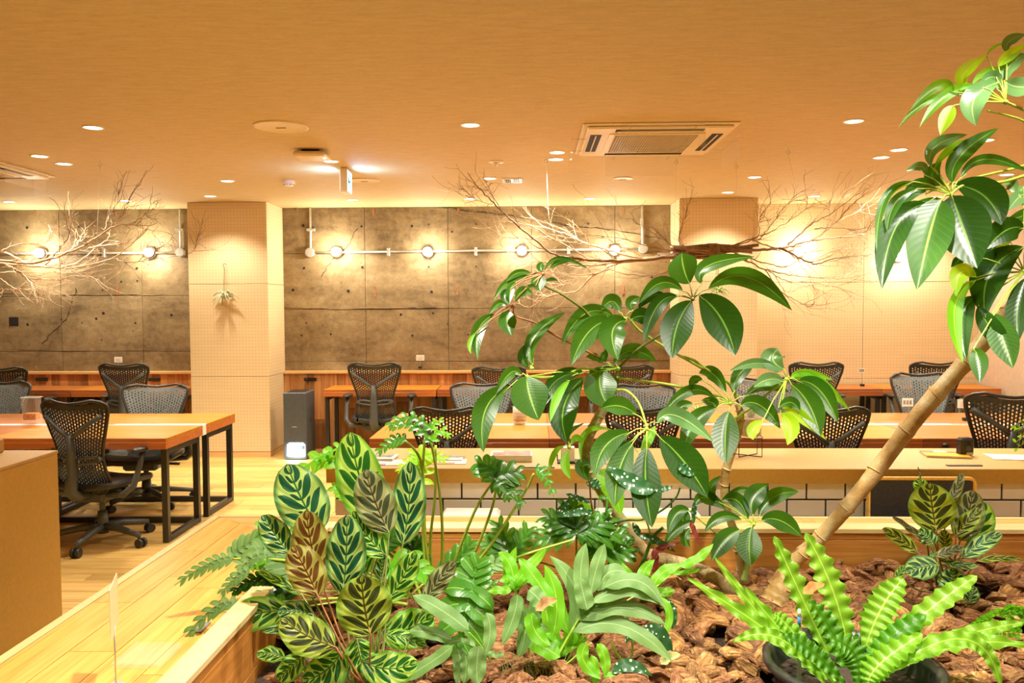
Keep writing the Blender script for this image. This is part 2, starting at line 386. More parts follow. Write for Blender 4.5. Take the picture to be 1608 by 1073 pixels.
    def mesh(s, name, mats, shift=None):
        me = bpy.data.meshes.new(name)
        vs = s.v if shift is None else [(a-shift[0], b_-shift[1], c-shift[2]) for a, b_, c in s.v]
        me.from_pydata(vs, [], s.f)
        l = me.uv_layers.new(name='UVMap'); flat = [x for p in s.uv for x in p]; l.data.foreach_set('uv', flat)
        for m in (mats if isinstance(mats, (list, tuple)) else [mats]): me.materials.append(m)
        me.polygons.foreach_set('material_index', s.mi); me.polygons.foreach_set('use_smooth', s.sm)
        me.update(); return me
def tag(o, label=None, cat=None, group=None, kind=None):
    if label: o['label'] = label
    if cat: o['category'] = cat
    if group: o['group'] = group
    if kind: o['kind'] = kind
    return o
def link(o, parent=None):
    COL.objects.link(o)
    if parent is not None:
        o.parent = parent
        if parent.name in PLOC: o.matrix_parent_inverse = Matrix.Translation(-PLOC[parent.name])
    return o
def obj(name, mb, mat, parent=None, origin=True, **tg):
    if parent is None and origin:
        xs = [p[0] for p in mb.v]; ys = [p[1] for p in mb.v]; zs = [p[2] for p in mb.v]
        c = ((min(xs)+max(xs))/2, (min(ys)+max(ys))/2, min(zs))
        o = bpy.data.objects.new(name, mb.mesh(name, mat, c)); o.location = c; COL.objects.link(o); PLOC[o.name] = Vector(c)
    else:
        o = bpy.data.objects.new(name, mb.mesh(name, mat)); link(o, parent)
    return tag(o, **tg)
def thing(name, loc, label, cat, group=None, rz=0, kind=None):
    o = bpy.data.objects.new(name, None); o.empty_display_size = .1; COL.objects.link(o); o.location = loc; o.rotation_euler.z = rz
    PLOC[o.name] = Vector(loc); return tag(o, label, cat, group, kind)
def inst(name, mesh, parent, loc, rot=(0,0,0), sc=(1,1,1)):
    o = bpy.data.objects.new(name, mesh); o.location = loc; o.rotation_euler = rot; o.scale = sc
    return link(o, parent)
def copy_tree(root, loc, rz, label, group=None, sc=None):
    r = root.copy(); COL.objects.link(r); r.location = loc; r.rotation_euler.z = rz; r['label'] = label
    if sc: r.scale = sc
    if group: r['group'] = group
    for ch in root.children:
        c = ch.copy(); COL.objects.link(c); c.parent = r
        for g in ch.children:
            d = g.copy(); COL.objects.link(d); d.parent = c
    return r

# ------------------------------------------------------------------ setting
XL, XR, YR = -8.0, 4.87, -4.5
def sbox(name, a, mat, parent=None, bev=0, kind='structure', **k):
    m = MB(); m.box(*a, bev); return obj(name, m, mat, parent, kind=kind, **k)
floor = sbox('floor', (XL-.1, XR+.1, YR-.1, WALL+.1, -.1, -.012), m_oak_floor)
PW = .15
rows = int((WALL-3.9)/PW)+1
for i in range(rows):
    y = 3.9+i*PW; x = -5.6-rnd.random()*1.2
    while x < 1.6:
        L = rnd.choice((.9, 1.2, 1.5, 1.8)); y1 = min(y+PW-.0025, WALL-.005)
        if y1-y > .03:
            mb = MB(); mb.box(x+.0015, x+L-.0015, y, y1, -.012, 0, .0015); obj('floor_plank', mb, m_oak_floor, floor)
        x += L
mb = MB(); mb.box(1.6, XR, 3.9, WALL, -.012, -.001); mb.box(XL, -5.0, -4.5, WALL, -.012, -.006); mb.box(-5.0, 1.6, -4.5, 3.9, -.012, -.001)
obj('floor_surface', mb, m_oak_floor, floor, kind='stuff')
sbox('ceiling', (XL-.1, XR+.1, YR-.1, WALL+.1, CEIL, CEIL+.1), m_ceil)
wb = sbox('wall_back', (XL-.1, XR+.1, WALL+.03, WALL+.13, 0, CEIL), m_conc)
sbox('wall_right', (XR, XR+.1, YR, WALL+.03, 0, CEIL), m_wallpaper)
sbox('wall_left', (XL-.1, XL, YR, WALL+.03, 0, CEIL), m_wallpaper)
sbox('wall_rear', (XL-.1, XR+.1, YR-.1, YR, 0, CEIL), m_wallpaper)
# cast concrete panels between shutter joints
def conc(xs, zs):
    for i in range(len(xs)-1):
        for j in range(len(zs)-1):
            mb = MB(); g = .002; d = rnd.uniform(0, .005)
            mb.box(xs[i]+g, xs[i+1]-g, WALL-d, WALL+.032, zs[j]+g, zs[j+1]-g, .002); obj('concrete_panel', mb, m_conc, wb)
PLx0, PLx1, PRx0, PRx1 = -3.64, -2.80, 1.51, 2.32
conc([XL, -7.19, -6.26, -5.34, -4.41, -3.6], [.88, 1.10, 1.73, 2.19, CEIL])
conc([-2.85, -1.88, -.95, -.02, .90, 1.56], [.88, .98, 1.57, 2.19, CEIL])
m_frag = plain('rusty_wood', (.36,.15,.06), .8, 0, 60, .4)
# rust coloured wood fragments left in the concrete and the square pocket
mb = MB()
for k, (px, py, w, h) in enumerate([(56,335,3,12),(182,335,4,12),(184,456,4,18),(569,326,4,8),(586,332,4,14),(720,330,5,9),(846,330,4,12),(979,331,4,12),(467,328,4,6),
      (589,458,4,20),(718,456,4,18),(849,458,4,16),(979,455,5,18),(717,575,4,10),(57,577,4,8),(462,580,4,6)]):
    p = at(px, py, WALL); sx = w/F*WALL/2*.6; sz = h/F*WALL/2*.85
    mb = MB(); mb.box(p.x-sx, p.x+sx, WALL-.010, WALL+.01, p.z-sz, p.z+sz, .002)
    obj('wood_fragment', mb, m_frag, wb)
p = at(22, 505, WALL); mb = MB(); mb.box(p.x-.055, p.x+.055, WALL-.008, WALL+.01, p.z-.05, p.z+.05, .004); obj('wall_pocket', mb, m_dark, wb)
th = MB(); th.tube([(0,0,0),(0,-.004,0)], .011, 10); thm = th.mesh('tie_hole', m_dark)
for X0, Y0_, L in ((430,150,[(165,730),(492,735),(869,725),(1135,722),(170,968),(497,965),(870,962),(1135,960),(1000,765),(775,733)]),
      (430,450,[(108,20),(418,25),(885,30),(183,205),(320,268),(155,275),(777,275),(1090,270),(713,157),(893,150),(570,40),(1135,200),(975,210)]),
      (0,150,[(152,742),(448,735),(768,970),(680,1045),(770,1040)]), (0,450,[(460,205),(760,205),(962,160),(570,300),(580,150),(575,20),(155,212),(345,185),(540,180)]),
      (850,150,[(415,915),(620,1020),(265,720),(345,795)])):
    for x, y in L:
        c = at(X0+x/3.573, Y0_+y/3.573, WALL-.005); s_ = rnd.uniform(.6,1.5); inst('tie_hole', thm, wb, (c.x, WALL-.004, c.z), (0,0,0), (s_,1,s_))
for pts in ([(690,326),(712,328),(745,333),(790,338),(836,343)],[(868,350),(905,356),(950,360),(985,366),(1030,373),(1050,377)],[(120,452),(112,478),(105,500),(85,520),(60,545)],[(560,360),(548,385),(520,410),(500,440)],
            [(445,483),(520,485),(690,484)],[(640,483),(692,484)],[(0,462),(120,463),(290,463)],[(30,550),(290,551)]):
    P_ = [at(x+rnd.uniform(-2,2), y+rnd.uniform(-1,1), WALL-.004) for a, b_ in zip(pts, pts[1:]) for x, y in [(a[0]+(b_[0]-a[0])*k/6, a[1]+(b_[1]-a[1])*k/6) for k in range(6)]]
    mb = MB(); mb.tube([(v_.x, WALL-.004, v_.z) for v_ in P_], [rnd.uniform(.0015,.0055) for _ in P_], 4); obj('wall_crack', mb, m_conc if pts[0][0] in (445,30,0) else m_dark, wb)
# pegboard on the right stretch of the back wall
zs = [0.06, .78, 1.84, CEIL]; xs = [PRx1-.02, 3.62, XR]
for i in range(2):
    for j in range(3):
        mb = MB(); mb.box(xs[i]+.002, xs[i+1]-.002, WALL-.012, WALL+.032, zs[j]+.002, zs[j+1]-.002, .002); obj('pegboard_panel', mb, m_peg, wb)
# pillars
for nm, x0, x1, lab in (('pillar', PLx0, PLx1, 'left square pillar clad in perforated pegboard'), ('pillar', PRx0, PRx1, 'right square pillar clad in perforated pegboard')):
    pl = sbox(nm, (x0+.015, x1-.015, 8.345, WALL+.03, 0, CEIL), m_mdf, label=lab)
    zz = [.06, .86, 1.84, CEIL]
    for j in range(3):
        z0, z1 = zz[j]+.002, zz[j+1]-.002
        mb = MB(); mb.box(x0, x1, 8.33, 8.345, z0, z1, .002); obj('pegboard_panel', mb, m_peg, pl)
        for xa, xb in ((x0, x0+.015), (x1-.015, x1)):
            mb = MB(); mb.box(xa, xb, 8.347, WALL, z0, z1, .002); obj('pegboard_panel', mb, m_peg_side, pl)
    mb = MB(); mb.box(x0+.004, x1-.004, 8.336, WALL, 0, .058); obj('skirting', mb, m_cap, pl)
# wainscot of mixed timber boards behind the wall desks
for n, (x0, x1, tl) in enumerate(((XL, PLx0, 'left'), (PLx1, PRx0, 'middle'))):
    tr = sbox('trim_%d' % (n+1), (x0, x1, WALL-.03, WALL+.02, 0, .85), m_wains)
    x = x0
    while x < x1-.02:
        w = rnd.choice((.07, .09, .11, .15)); xe = min(x+w, x1); zsp = rnd.uniform(.3, .7)
        for a, b_ in ((0, zsp), (zsp, .85)):
            mb = MB(); d = rnd.uniform(0, .006); mb.box(x+.001, xe-.001, WALL-.045-d, WALL-.03, a+.001, b_-.001, .0015); obj('wainscot_board', mb, m_wains, tr)
        x = xe
    mb = MB(); mb.box(x0, x1, WALL-.075, WALL+.01, .85, .88, .003); obj('cap_rail', mb, m_cap, tr)
sbox('baseboard_right', (XR-.012, XR, YR, WALL-.02, 0, .06), m_cap)

# ------------------------------------------------------------------ ceiling fittings
dm = MB(); dm.lathe([(.062,0),(.062,-.004),(.052,-.006),(.050,.004)], 24); ring_me = dm.mesh('trim_ring', m_white)
dm = MB(); dm.disc(.051, (0,0,-.001), 24, up=False); lens_me = dm.mesh('lens', m_glow)
DLL = ['largest round downlight at upper left','outer lamp of the pair at far left','inner lamp of the pair at far left','small downlight by the left frame edge over the concrete wall',
 'small downlight above the left hanging branches','downlight in front of the left pillar','small downlight close over the left pillar','downlight between the access point and the exit sign',
 'small downlight below the exit sign near the wall','large bright downlight in the middle of the ceiling','downlight beside the two-slot air vent','near lamp of the pair left of the air conditioner',
 'far lamp of the pair left of the air conditioner','small downlight above the middle concrete wall behind branch tips','small downlight above the concrete wall right of the vent',
 'downlight to the right beyond the air conditioner','small downlight close over the right pillar','large downlight right of the air conditioner','right lamp of the pair beside the tall tree crown',
 'left lamp of the pair beside the tall tree crown','small downlight over the right pegboard wall','downlight hidden among top leaves of the tall tree','downlight right of the tall tree crown near the frame edge',
 'small downlight behind the tall tree crown near the wall']
for p, lab in zip(DL, DLL):
    r = thing('downlight', (p.x, p.y, CEIL), lab, 'downlight', 'recessed ceiling downlights')
    inst('trim_ring', ring_me, r, (p.x, p.y, CEIL)); inst('lens', lens_me, r, (p.x, p.y, CEIL-.001))
# cassette air conditioners
def cassette(cx, cy, ang, label):
    r = thing('air_conditioner', (cx, cy, CEIL), label, 'air conditioner', 'ceiling cassette air conditioners')
    rot = Matrix.Translation((cx, cy, CEIL)) @ Matrix.Rotation(ang, 4, 'Z')
    h = .475
    mb = MB(); mb.box(-h, h, -h, h, -.012, 0, .01, rot); mb.box(-h+.03, h-.03, -h+.03, h-.03, -.03, -.012, .012, rot); obj('panel', mb, m_ivory, r)
    for k in range(4):
        q = rot @ Matrix.Rotation(k*pi/2, 4, 'Z')
        mb = MB(); mb.box(-.27, .27, -.415, -.345, -.032, -.0295, 0, q); obj('air_outlet', mb, m_dark, r)
        mb = MB(); mb.box(-.26, .26, -.384, -.376, -.038, -.033, .001, q); obj('louvre', mb, m_ivory, r)
        mb = MB(); mb.box(-.25, .25, -.53, -.527, -.16, -.02, 0, q); mb.box(-.2,-.19,-.53,-.44,-.045,-.035,0,q); mb.box(.19,.2,-.53,-.44,-.045,-.035,0,q); obj('deflector', mb, m_acrylic, r)
    mb = MB(); mb.box(-.30, .30, -.30, .30, -.036, -.030, .004, rot); g = obj('intake_frame', mb, m_ivory, r)
    mb = MB(); mb.box(-.26, .26, -.26, .26, -.0385, -.036, 0, rot); obj('intake_recess', mb, m_dark, r)
    mb = MB()
    for k in range(33): x = -.26+k*.52/32; mb.box(x-.0017, x+.0017, -.26, .26, -.042, -.038, 0, rot)
    for k in range(18): y = -.26+k*.52/17; mb.box(-.26, .26, y-.0022, y+.0022, -.042, -.038, 0, rot)
    obj('intake_grille', mb, m_ivory, r, kind='stuff')
pc = atz(1020, 220, CEIL); cassette(pc.x, 5.34, 0, 'ivory four-way cassette air conditioner with clear deflectors right of centre')
pc = atz(-40, 262, CEIL); cassette(pc.x-.12, pc.y, 0, 'ivory cassette air conditioner cut off by the left frame edge')
# flat discs, sensors
def cdisc(px, py, rad, label, name='ceiling_speaker', cat='speaker'):
    p = atz(px, py, CEIL); mb = MB(); mb.lathe([(rad,0),(rad,-.006),(rad*.93,-.010),(rad*.91,-.008),(0.001,-.009)], 36, p)
    o = obj(name, mb, m_ivory, None, label=label, cat=cat, group='round ceiling covers')
    mb = MB(); mb.box(p.x-.03, p.x+.03, p.y-.004, p.y+.004, CEIL-.0115, CEIL-.009); q = obj('maker_plate', mb, m_dark, o); return o
cdisc(441, 198.5, .165, 'large ivory round speaker cover at upper left'); cdisc(572, 283.5, .14, 'ivory round speaker cover behind the exit sign'); cdisc(978, 280, .09, 'small ivory round cover below the air conditioner', 'ceiling_cover', 'ceiling cover')
p = atz(490, 237, CEIL); r = thing('access_point', (p.x, p.y, CEIL), 'square ivory wireless access point hanging under the ceiling', 'access point')
mb = MB(); q = Matrix.Translation((p.x, p.y, CEIL)) @ Matrix.Rotation(.05, 4, 'Z'); mb.box(-.06,.06,-.06,.06,-.02,0,0,q); obj('bracket', mb, m_dark, r)
mb = MB(); mb.box(-.11,.11,-.11,.11,-.055,-.02,.012,q); obj('housing', mb, m_ivory, r); mb = MB(); mb.box(.085,.1,-.03,-.015,-.058,-.054,0,q); obj('status_light', mb, m_glow, r)
p = atz(453, 284, CEIL); r = thing('smoke_detector', (p.x, p.y, CEIL), 'small white round smoke detector left of the exit sign', 'smoke detector')
mb = MB(); mb.lathe([(.052,0),(.055,-.025),(.05,-.03),(.035,-.048),(.001,-.05)], 24, (p.x,p.y,CEIL)); obj('housing', mb, m_white, r)
mb = MB()
for k in range(10): a = k*2*pi/10; mb.box(-.006,.006,.043,.0475,-.038,-.032,0, Matrix.Translation((p.x,p.y,CEIL)) @ Matrix.Rotation(a,4,'Z'))
obj('vent_slots', mb, m_dark, r)
p = atz(779, 254, CEIL); r = thing('sprinkler', (p.x, p.y, CEIL), 'small ceiling sprinkler head with an ivory ring', 'sprinkler')
mb = MB(); mb.lathe([(.06,0),(.058,-.006),(.025,-.008),(.025,0)], 24, (p.x,p.y,CEIL)); obj('escutcheon', mb, m_ivory, r)
mb = MB(); mb.tube([(p.x,p.y,CEIL),(p.x,p.y,CEIL-.03)], .005); mb.lathe([(.001,-.03),(.012,-.03),(.012,-.032),(.001,-.032)], 12, (p.x,p.y,CEIL)); obj('nozzle', mb, m_metal, r)
p = atz(804, 283, CEIL); r = thing('air_vent', (p.x, p.y, CEIL), 'small white two-slot air vent in the ceiling', 'air vent')
q = Matrix.Translation((p.x, p.y, CEIL))
mb = MB(); mb.box(-.085,.085,-.11,.11,-.008,0,.002,q); obj('frame', mb, m_white, r)
for sx in (-.037, .037):
    mb = MB(); mb.box(sx-.026,sx+.026,-.09,.09,-.0095,-.008,0,q); obj('slot', mb, m_dark, r)
    for k in range(3): mb = MB(); mb.box(sx-.02+k*.016,sx-.016+k*.016,-.09,.09,-.014,-.009,0,q); obj('vane', mb, m_metal, r)
# exit sign: box hanging from the ceiling, lit faces point left/right, turned so one face shows
p = atz(543, 266, CEIL); r = thing('exit_sign', (p.x, p.y, CEIL), 'lit box exit sign with a blue-green arrow hanging from the ceiling', 'exit sign')
q = Matrix.Translation((p.x, p.y, CEIL-.002)) @ Matrix.Rotation(radians(3), 4, 'Z')
mb = MB(); mb.box(-.028,.028,-.10,.10,-.19,0,.004,q); obj('housing', mb, m_ivory, r)
for sx in (-1, 1):
    mb = MB(); mb.box(min(sx*.028,sx*.031),max(sx*.028,sx*.031),-.093,.093,-.183,-.018,0,q); face = obj('lit_panel', mb, m_bluewhite, r)
    mb = MB(); X = sx*.0315
    def qd(pts):
        o = len(mb.v)
        for y, z in pts: mb.v.append(tuple(q @ Vector((X, y*.68, z*.88+.004))))
        mb.face(tuple(range(o, o+len(pts))))
    qd([(-.13,-.12),(-.04,-.045),(-.015,-.06),(-.085,-.12)]); qd([(-.13,-.12),(-.085,-.12),(-.015,-.18),(-.04,-.195)]); qd([(-.10,-.108),(.03,-.108),(.03,-.132),(-.10,-.132)])
    qd([(.06,-.07),(.085,-.07),(.085,-.05),(.06,-.05)]); qd([(.045,-.075),(.10,-.09),(.10,-.115),(.045,-.1)]); qd([(.05,-.11),(.085,-.11),(.12,-.18),(.10,-.18)]); qd([(.06,-.11),(.085,-.11),(.06,-.19),(.04,-.185)])
    obj('arrow', mb, emis('sign_green_%d' % sx, (.0,.22,.28), .9), r)
    light('AREA', 'exit_sign_glow', tuple(q @ Vector((sx*.06, 0, -.12))), 3.2, (.25,.55,1), size=.12).rotation_euler = (0, sx*-pi/2*-1, 0) if False else (0, -sx*pi/2, 0)

# conduits and wall lamps
def conduit(pts, label, boxes, clips):
    P = [at(x, y, WALL-.03) for x, y in pts]
    r = thing('conduit', P[0], label, 'conduit', 'white conduits on the concrete wall')
    mb = MB()
    for a, b_ in zip(P, P[1:]): mb.tube([a, b_], .0125, 10)
    obj('pipe', mb, m_metal, r)
    for x, y in boxes:
        c = at(x, y, WALL-.03); mb = MB(); mb.tube([(c.x, WALL-.002, c.z), (c.x, WALL-.055, c.z)], .052, 20); mb.tube([(c.x, WALL-.055, c.z),(c.x, WALL-.06, c.z)], .045, 20); obj('junction_box', mb, m_metal, r)
    for x, y in clips:
        c = at(x, y, WALL-.03); mb = MB(); v = abs(x-pts[0][0]) < 3 and y < 388
        mb.box(c.x-(.045 if v else .014), c.x+(.045 if v else .014), WALL-.047, WALL-.001, c.z-(.014 if v else .045), c.z+(.014 if v else .045), .003); obj('clip', mb, m_metal, r)
conduit([(487,322),(488,397),(1009,391),(1008,318)], 'white conduit run with drops at both ends on the middle concrete wall', [(487,397),(1010,391)], [(488,361),(610,396),(747,395),(893,393),(1008,349)])
conduit([(282,322),(284,397),(-160,399)], 'white conduit run on the left concrete wall', [(284,397)], [(282,361),(163,398)])
LAMPS = [(66,398,'round glowing wall lamp behind the left hanging branches'),(237,397,'round glowing wall lamp left of the left pillar'),
 (529,396,'first round wall lamp from the left on the middle concrete wall'),(672,396,'second round wall lamp on the middle concrete wall'),(819.6,394,'third round wall lamp on the middle concrete wall, touching branch tips'),
 (965,393,'fourth round wall lamp, beside the right conduit drop'),(1252,396,'round wall lamp glaring behind the right hanging branches'),(1408,404,'round wall lamp hidden behind the tall tree leaves')]
lm0 = MB(); lm0.tube([(0,0,0),(0,-.035,0)], .062, 20); lm0.tube([(0,-.035,0),(0,-.062,0)], .052, 20)
lm1 = MB()
prof = [(.001,-.132),(.02,-.130),(.036,-.12),(.046,-.10),(.048,-.085),(.044,-.062)]
for i in range(20): pass
rows_ = []
for r_, y_ in prof: rows_.append([(r_*cos(2*pi*k/18), y_, r_*sin(2*pi*k/18)) for k in range(19)])
lm1.grid(rows_)
lme0 = lm0.mesh('lamp_base', m_metal); lme1 = lm1.mesh('globe', m_bulb)
for x, y, lab in LAMPS:
    c = at(x, y, WALL-.02); r = thing('wall_lamp', (c.x, WALL-.001, c.z), lab, 'wall lamp', 'round wall lamps')
    inst('lamp_base', lme0, r, (c.x, WALL-.001, c.z)); inst('globe', lme1, r, (c.x, WALL-.001, c.z))
    light('POINT', 'wall_lamp_light', (c.x, WALL-.19, c.z), 18 if x < 1100 else 12, (1,.90,.72), shadow_soft_size=.03)

# ------------------------------------------------------------------ desks
def desk(x0, x1, y0, y1, tone, label, frame=(1,1), drawer=True, zt=.72):
    cx, cy = (x0+x1)/2, (y0+y1)/2
    r = thing('desk', (cx, cy, 0), label, 'desk', 'wood topped workstation desks')
    mb = MB(); mb.box(x0+.001, x1-.001, y0+.012, y1, zt-.028, zt, .002); obj('desk_top', mb, m_desk[tone], r)
    mb = MB(); mb.box(x0+.001, x1-.001, y0, y0+.03, zt-.075, zt-.0285, .002); mb.box(x0+.001, x1-.001, y0+.002, y0+.012, zt-.0285, zt-.002)
    mb.box(x0+.001, x0+.03, y0+.03, y1, zt-.075, zt-.0285, .002); mb.box(x1-.03, x1-.001, y0+.03, y1, zt-.075, zt-.0285, .002); obj('apron', mb, m_edge[tone], r)
    if drawer:
        mb = MB(); mb.box(cx-.22, cx+.22, y0-.003, y0+.002, zt-.070, zt-.034, .0015); obj('drawer_front', mb, m_edge[tone], r)
    for e, xx in ((0, x0+.012), (1, x1-.052)):
        if not frame[e]: continue
        mb = MB(); w = .04; a, b_ = y0+.03, y1-.03
        mb.box(xx, xx+w, a, a+w, 0, zt-.076, .002); mb.box(xx, xx+w, b_-w, b_, 0, zt-.076, .002)
        mb.box(xx, xx+w, a+w, b_-w, 0, w, .002); mb.box(xx, xx+w, a+w, b_-w, zt-.116, zt-.076, .002); obj('leg_frame', mb, m_black, r)
    for za in (.0, zt-.116):
        mb = MB(); mb.box(x0+.052, x1-.052, y1-.07, y1-.03, za, za+.04, .002); obj('stretcher', mb, m_black, r)
NEAR = (5.24, 5.835); FAR = (5.905, 6.48); BACK = (8.33, WALL-.052)
sides = {'near': NEAR, 'far': FAR}
for k, (x1, tone, w) in enumerate(((-2.47, 0, 'right end unit'), (-3.69, 1, 'second unit'), (-4.91, 0, 'third unit'))):
    for nm, (a, b_) in sides.items():
        desk(x1-1.22, x1, a, b_, tone, '%s of the %s row of the left double desk%s' % (w, nm, ', black loop legs' if k == 0 else ''))
for k, (x0, tone, w) in enumerate(((-1.10,0,'golden left end unit'),(.10,1,'reddish second unit'),(1.32,0,'golden third unit'),(2.54,1,'reddish fourth unit'),(3.76,0,'golden last unit'))):
    for nm, (a, b_) in sides.items():
        desk(x0, min(x0+(1.2 if k == 0 else 1.22), XR-.01), a, b_, tone, '%s of the %s row of the long double desk behind the counter' % (w, nm))
for k, (x0, tone) in enumerate(((-6.16,0),(-4.94,0))): desk(x0, x0+1.21, BACK[0], BACK[1], 1-k, ('farther left' if k == 0 else 'right hand') + ' wall desk under the left concrete wall')
for k, (x0, tone, w) in enumerate(((-2.23,0,'golden left'),(-1.02,1,'reddish second'),(.18,0,'third, beside the right pillar'))):
    desk(x0, x0+1.2, BACK[0], BACK[1], tone, 'wall desk under the middle concrete wall, %s unit' % w)
for k, (x0, tone, w) in enumerate(((2.41,1,'reddish left'),(3.62,0,'golden right'))):
    desk(x0, min(x0+1.21, XR-.005), BACK[0], BACK[1], tone, 'wall desk in front of the pegboard wall, %s unit' % w)
for x0, x1, lab in ((-6.2, -2.47, 'left'), (-1.10, XR-.01, 'long middle')):
    r = thing('cable_channel', ((x0+x1)/2, 5.87, .70), 'white cable channel between the two rows of the %s double desk' % lab, 'cable channel', 'white cable channels')
    mb = MB(); mb.box(x0, x1, 5.838, 5.902, .64, .7205, .002); obj('channel', mb, m_white, r)
    x = x1-.75 if x0 < -3 else x0+.55
    while x0+.2 < x < x1-.2:
        mb = MB(); mb.box(x-.07, x+.07, 5.848, 5.893, .7205, .7235, .001); obj('socket_plate', mb, m_grey_tag, r)
        x += -1.22 if x0 < -3 else 1.22
# sockets on the wainscot
for px, py, lab in ((65,596,'left'),(242,596,'right')):
    p = at(px, py, WALL-.06); mb = MB(); mb.box(p.x-.07, p.x+.07, WALL-.062, WALL-.05, p.z-.018, p.z+.018, .003); obj('wall_socket', mb, m_black, None, label='black power socket bar on the left wainscot, %s one' % lab, cat='socket', group='black socket bars')
p = at(487, 596, WALL-.06); r = thing('wall_socket', (p.x, WALL-.05, p.z), 'black power socket bar on the wainscot above the air purifier', 'socket', 'black socket bars')
mb = MB(); mb.box(p.x-.07, p.x+.07, WALL-.062, WALL-.05, p.z-.018, p.z+.018, .003); obj('socket_bar', mb, m_black, r)
mb = MB(); mb.box(p.x-.06, p.x-.02, WALL-.085, WALL-.06, p.z-.014, p.z+.014, .004); mb.tube([(p.x-.04, WALL-.08, p.z-.01),(p.x-.05, WALL-.09, p.z-.07),(p.x-.05, WALL-.09, p.z-.4)], .003, 6); obj('plug_cable', mb, m_black, r)

# ------------------------------------------------------------------ mesh-back office chair
def sstep(a, b_, x): x = max(0, min(1, (x-a)/(b_-a))); return x*x*(3-2*x)
def hw(v):
    K = [(0,.08),(.03,.135),(.08,.170),(.18,.192),(.3,.184),(.42,.164),(.55,.178),(.7,.210),(.84,.240),(.93,.246),(.975,.232),(1,.200)]
    for (a, x), (c, y) in zip(K, K[1:]):
        if v <= c: return x+(y-x)*sstep(a, c, v) if c < .5 else x+(y-x)*(v-a)/(c-a)
    return K[-1][1]
def shell(u, v, off=0.0):
    z = .362+.638*v + (.022*(u*u)*sstep(.6,1,v)) - .018*sstep(.88,1,v)*(1-abs(u))**.7 - .045*sstep(.86,1,v)*max(0,abs(u)-.72)*2.2
    z -= .0
    x = u*hw(v)
    y = -.235 + .075*sin(pi*min(1, v/.5))*.0 - .10*max(0, v-.42)**1.3*1.3 + .13*max(0, .30-v)/.30*.5*(1.3 if v < .3 else 0) + .05*u*u*(.6+.4*v)
    return Vector((x, y+off, z))
def build_chair():
    root = thing('office_chair', (0,0,0), 'x', 'chair', 'mesh-back office chairs')
    mb = MB(); mb.smooth = False; TH = .007
    cols, rws = 21, 27
    for i in range(cols):
        u0, u1 = -.93+1.86*i/cols, -.93+1.86*(i+1)/cols
        sh = .5 if i % 2 else 0
        edges = [.02] + [.02+.955*(j+sh)/rws for j in range(0 if sh else 1, rws)] + [.975]
        for v0, v1 in zip(edges, edges[1:]):
            if v1-v0 < 1e-4: continue
            ed = sstep(.55,.98,v0)*.045+.04*max(0,abs((u0+u1)/2)-.6); du, dv = (u1-u0)*(.245+ed), (v1-v0)*(.18+ed)
            top = (v0 > .9 or v1-v0 < .6*.955/rws)
            O = [(u0,v0),(u1,v0),(u1,v1),(u0,v1)]; I = [(u0+du,v0+dv),(u1-du,v0+dv),(u1-du,v1-dv),(u0+du,v1-dv)]
            if top: I = [(u0+du*1.6,v0+dv*1.7),(u1-du*1.6,v0+dv*1.7),(u1-du*1.6,v1-dv*1.7),(u0+du*1.6,v1-dv*1.7)]
            b0 = len(mb.v)
            for off in (0, TH):
                for q in O+I: mb.v.append(tuple(shell(q[0], q[1], off)))
            for k in range(4):
                k2 = (k+1) % 4
                mb.cur = 0; mb.face((b0+k, b0+k2, b0+4+k2, b0+4+k))
                mb.cur = 1; mb.face((b0+8+k2, b0+8+k, b0+12+k, b0+12+k2))
                mb.face((b0+4+k, b0+4+k2, b0+12+k2, b0+12+k))
    # rim
    rim = [shell(-.965+1.93*i/24, 1, TH/2) for i in range(25)]
    side = [shell(.965, 1-.98*i/30, TH/2) for i in range(1, 31)]; bot = [shell(.965-1.93*i/8, .012, TH/2) for i in range(1, 8)]
    left = [shell(-.965, .02+.98*i/30, TH/2) for i in range(0, 30)]
    loop = rim+side+bot+left
    mb.cur = 0; loop.append(loop[0]); mb.tube(loop, .0105, 8, cap=False)
    me = mb.mesh('backrest', [m_shell, m_grey]); o = bpy.data.objects.new('backrest', me); link(o, root)
    # Y shaped spine
    mb = MB()
    def S(u, v, o_=-.03): return shell(u, v, o_)
    mb.tube([Vector((0,-.10,.36)), Vector((0,-.24,.37)), Vector((0,-.30,.42)), S(0,.25,-.05), S(0,.45,-.045), S(0,.66,-.035)], [.034,.042,.042,.036,.030,.022], 8)
    for sx in (-1, 1):
        mb.tube([S(0,.62,-.035), S(sx*.3,.69,-.035), S(sx*.6,.775,-.03), S(sx*.80,.825,-.018), S(sx*.80,.83,-.003)], [.018,.016,.014,.019,.018], 8)
    obj('spine', mb, m_frame, root)
    mb = MB()
    mb.tube([S(-.86,.42,-.02), S(-.5,.425,-.035), S(0,.40,-.04), S(.5,.425,-.035), S(.86,.42,-.02)], [.012,.010,.010,.010,.012], 8)
    mb.tube([S(-.84,.375,-.02), S(-.4,.36,-.035), S(0,.355,-.04), S(.4,.36,-.035), S(.84,.375,-.02)], [.009]*5, 8)
    for sx in (-1, 1): mb.tube([S(sx*.88,.40,-.035), S(sx*.88,.40,.0)], .020, 10)
    obj('lumbar_bar', mb, m_frame, root)
    # seat
    mb = MB(); P = []
    for i in range(15):
        v = -1+2*i/14; row = []
        for j in range(15):
            u = -1+2*j/14; w = .235*(1-.18*max(0, -v)**2-.06*max(0, v)**4)
            x = u*w*sqrt(max(0, 1-.35*abs(v)**6)); y = .02+v*.235+.0
            z = .445-.022*max(0, v)**3+.012*u*u-.05*abs(u)**8*0
            row.append((x, y, z))
        P.append(row)
    mb.grid(P); mb.grid([[(x*.96, y*1.0, z-.045) for x, y, z in reversed(r_)] for r_ in P])
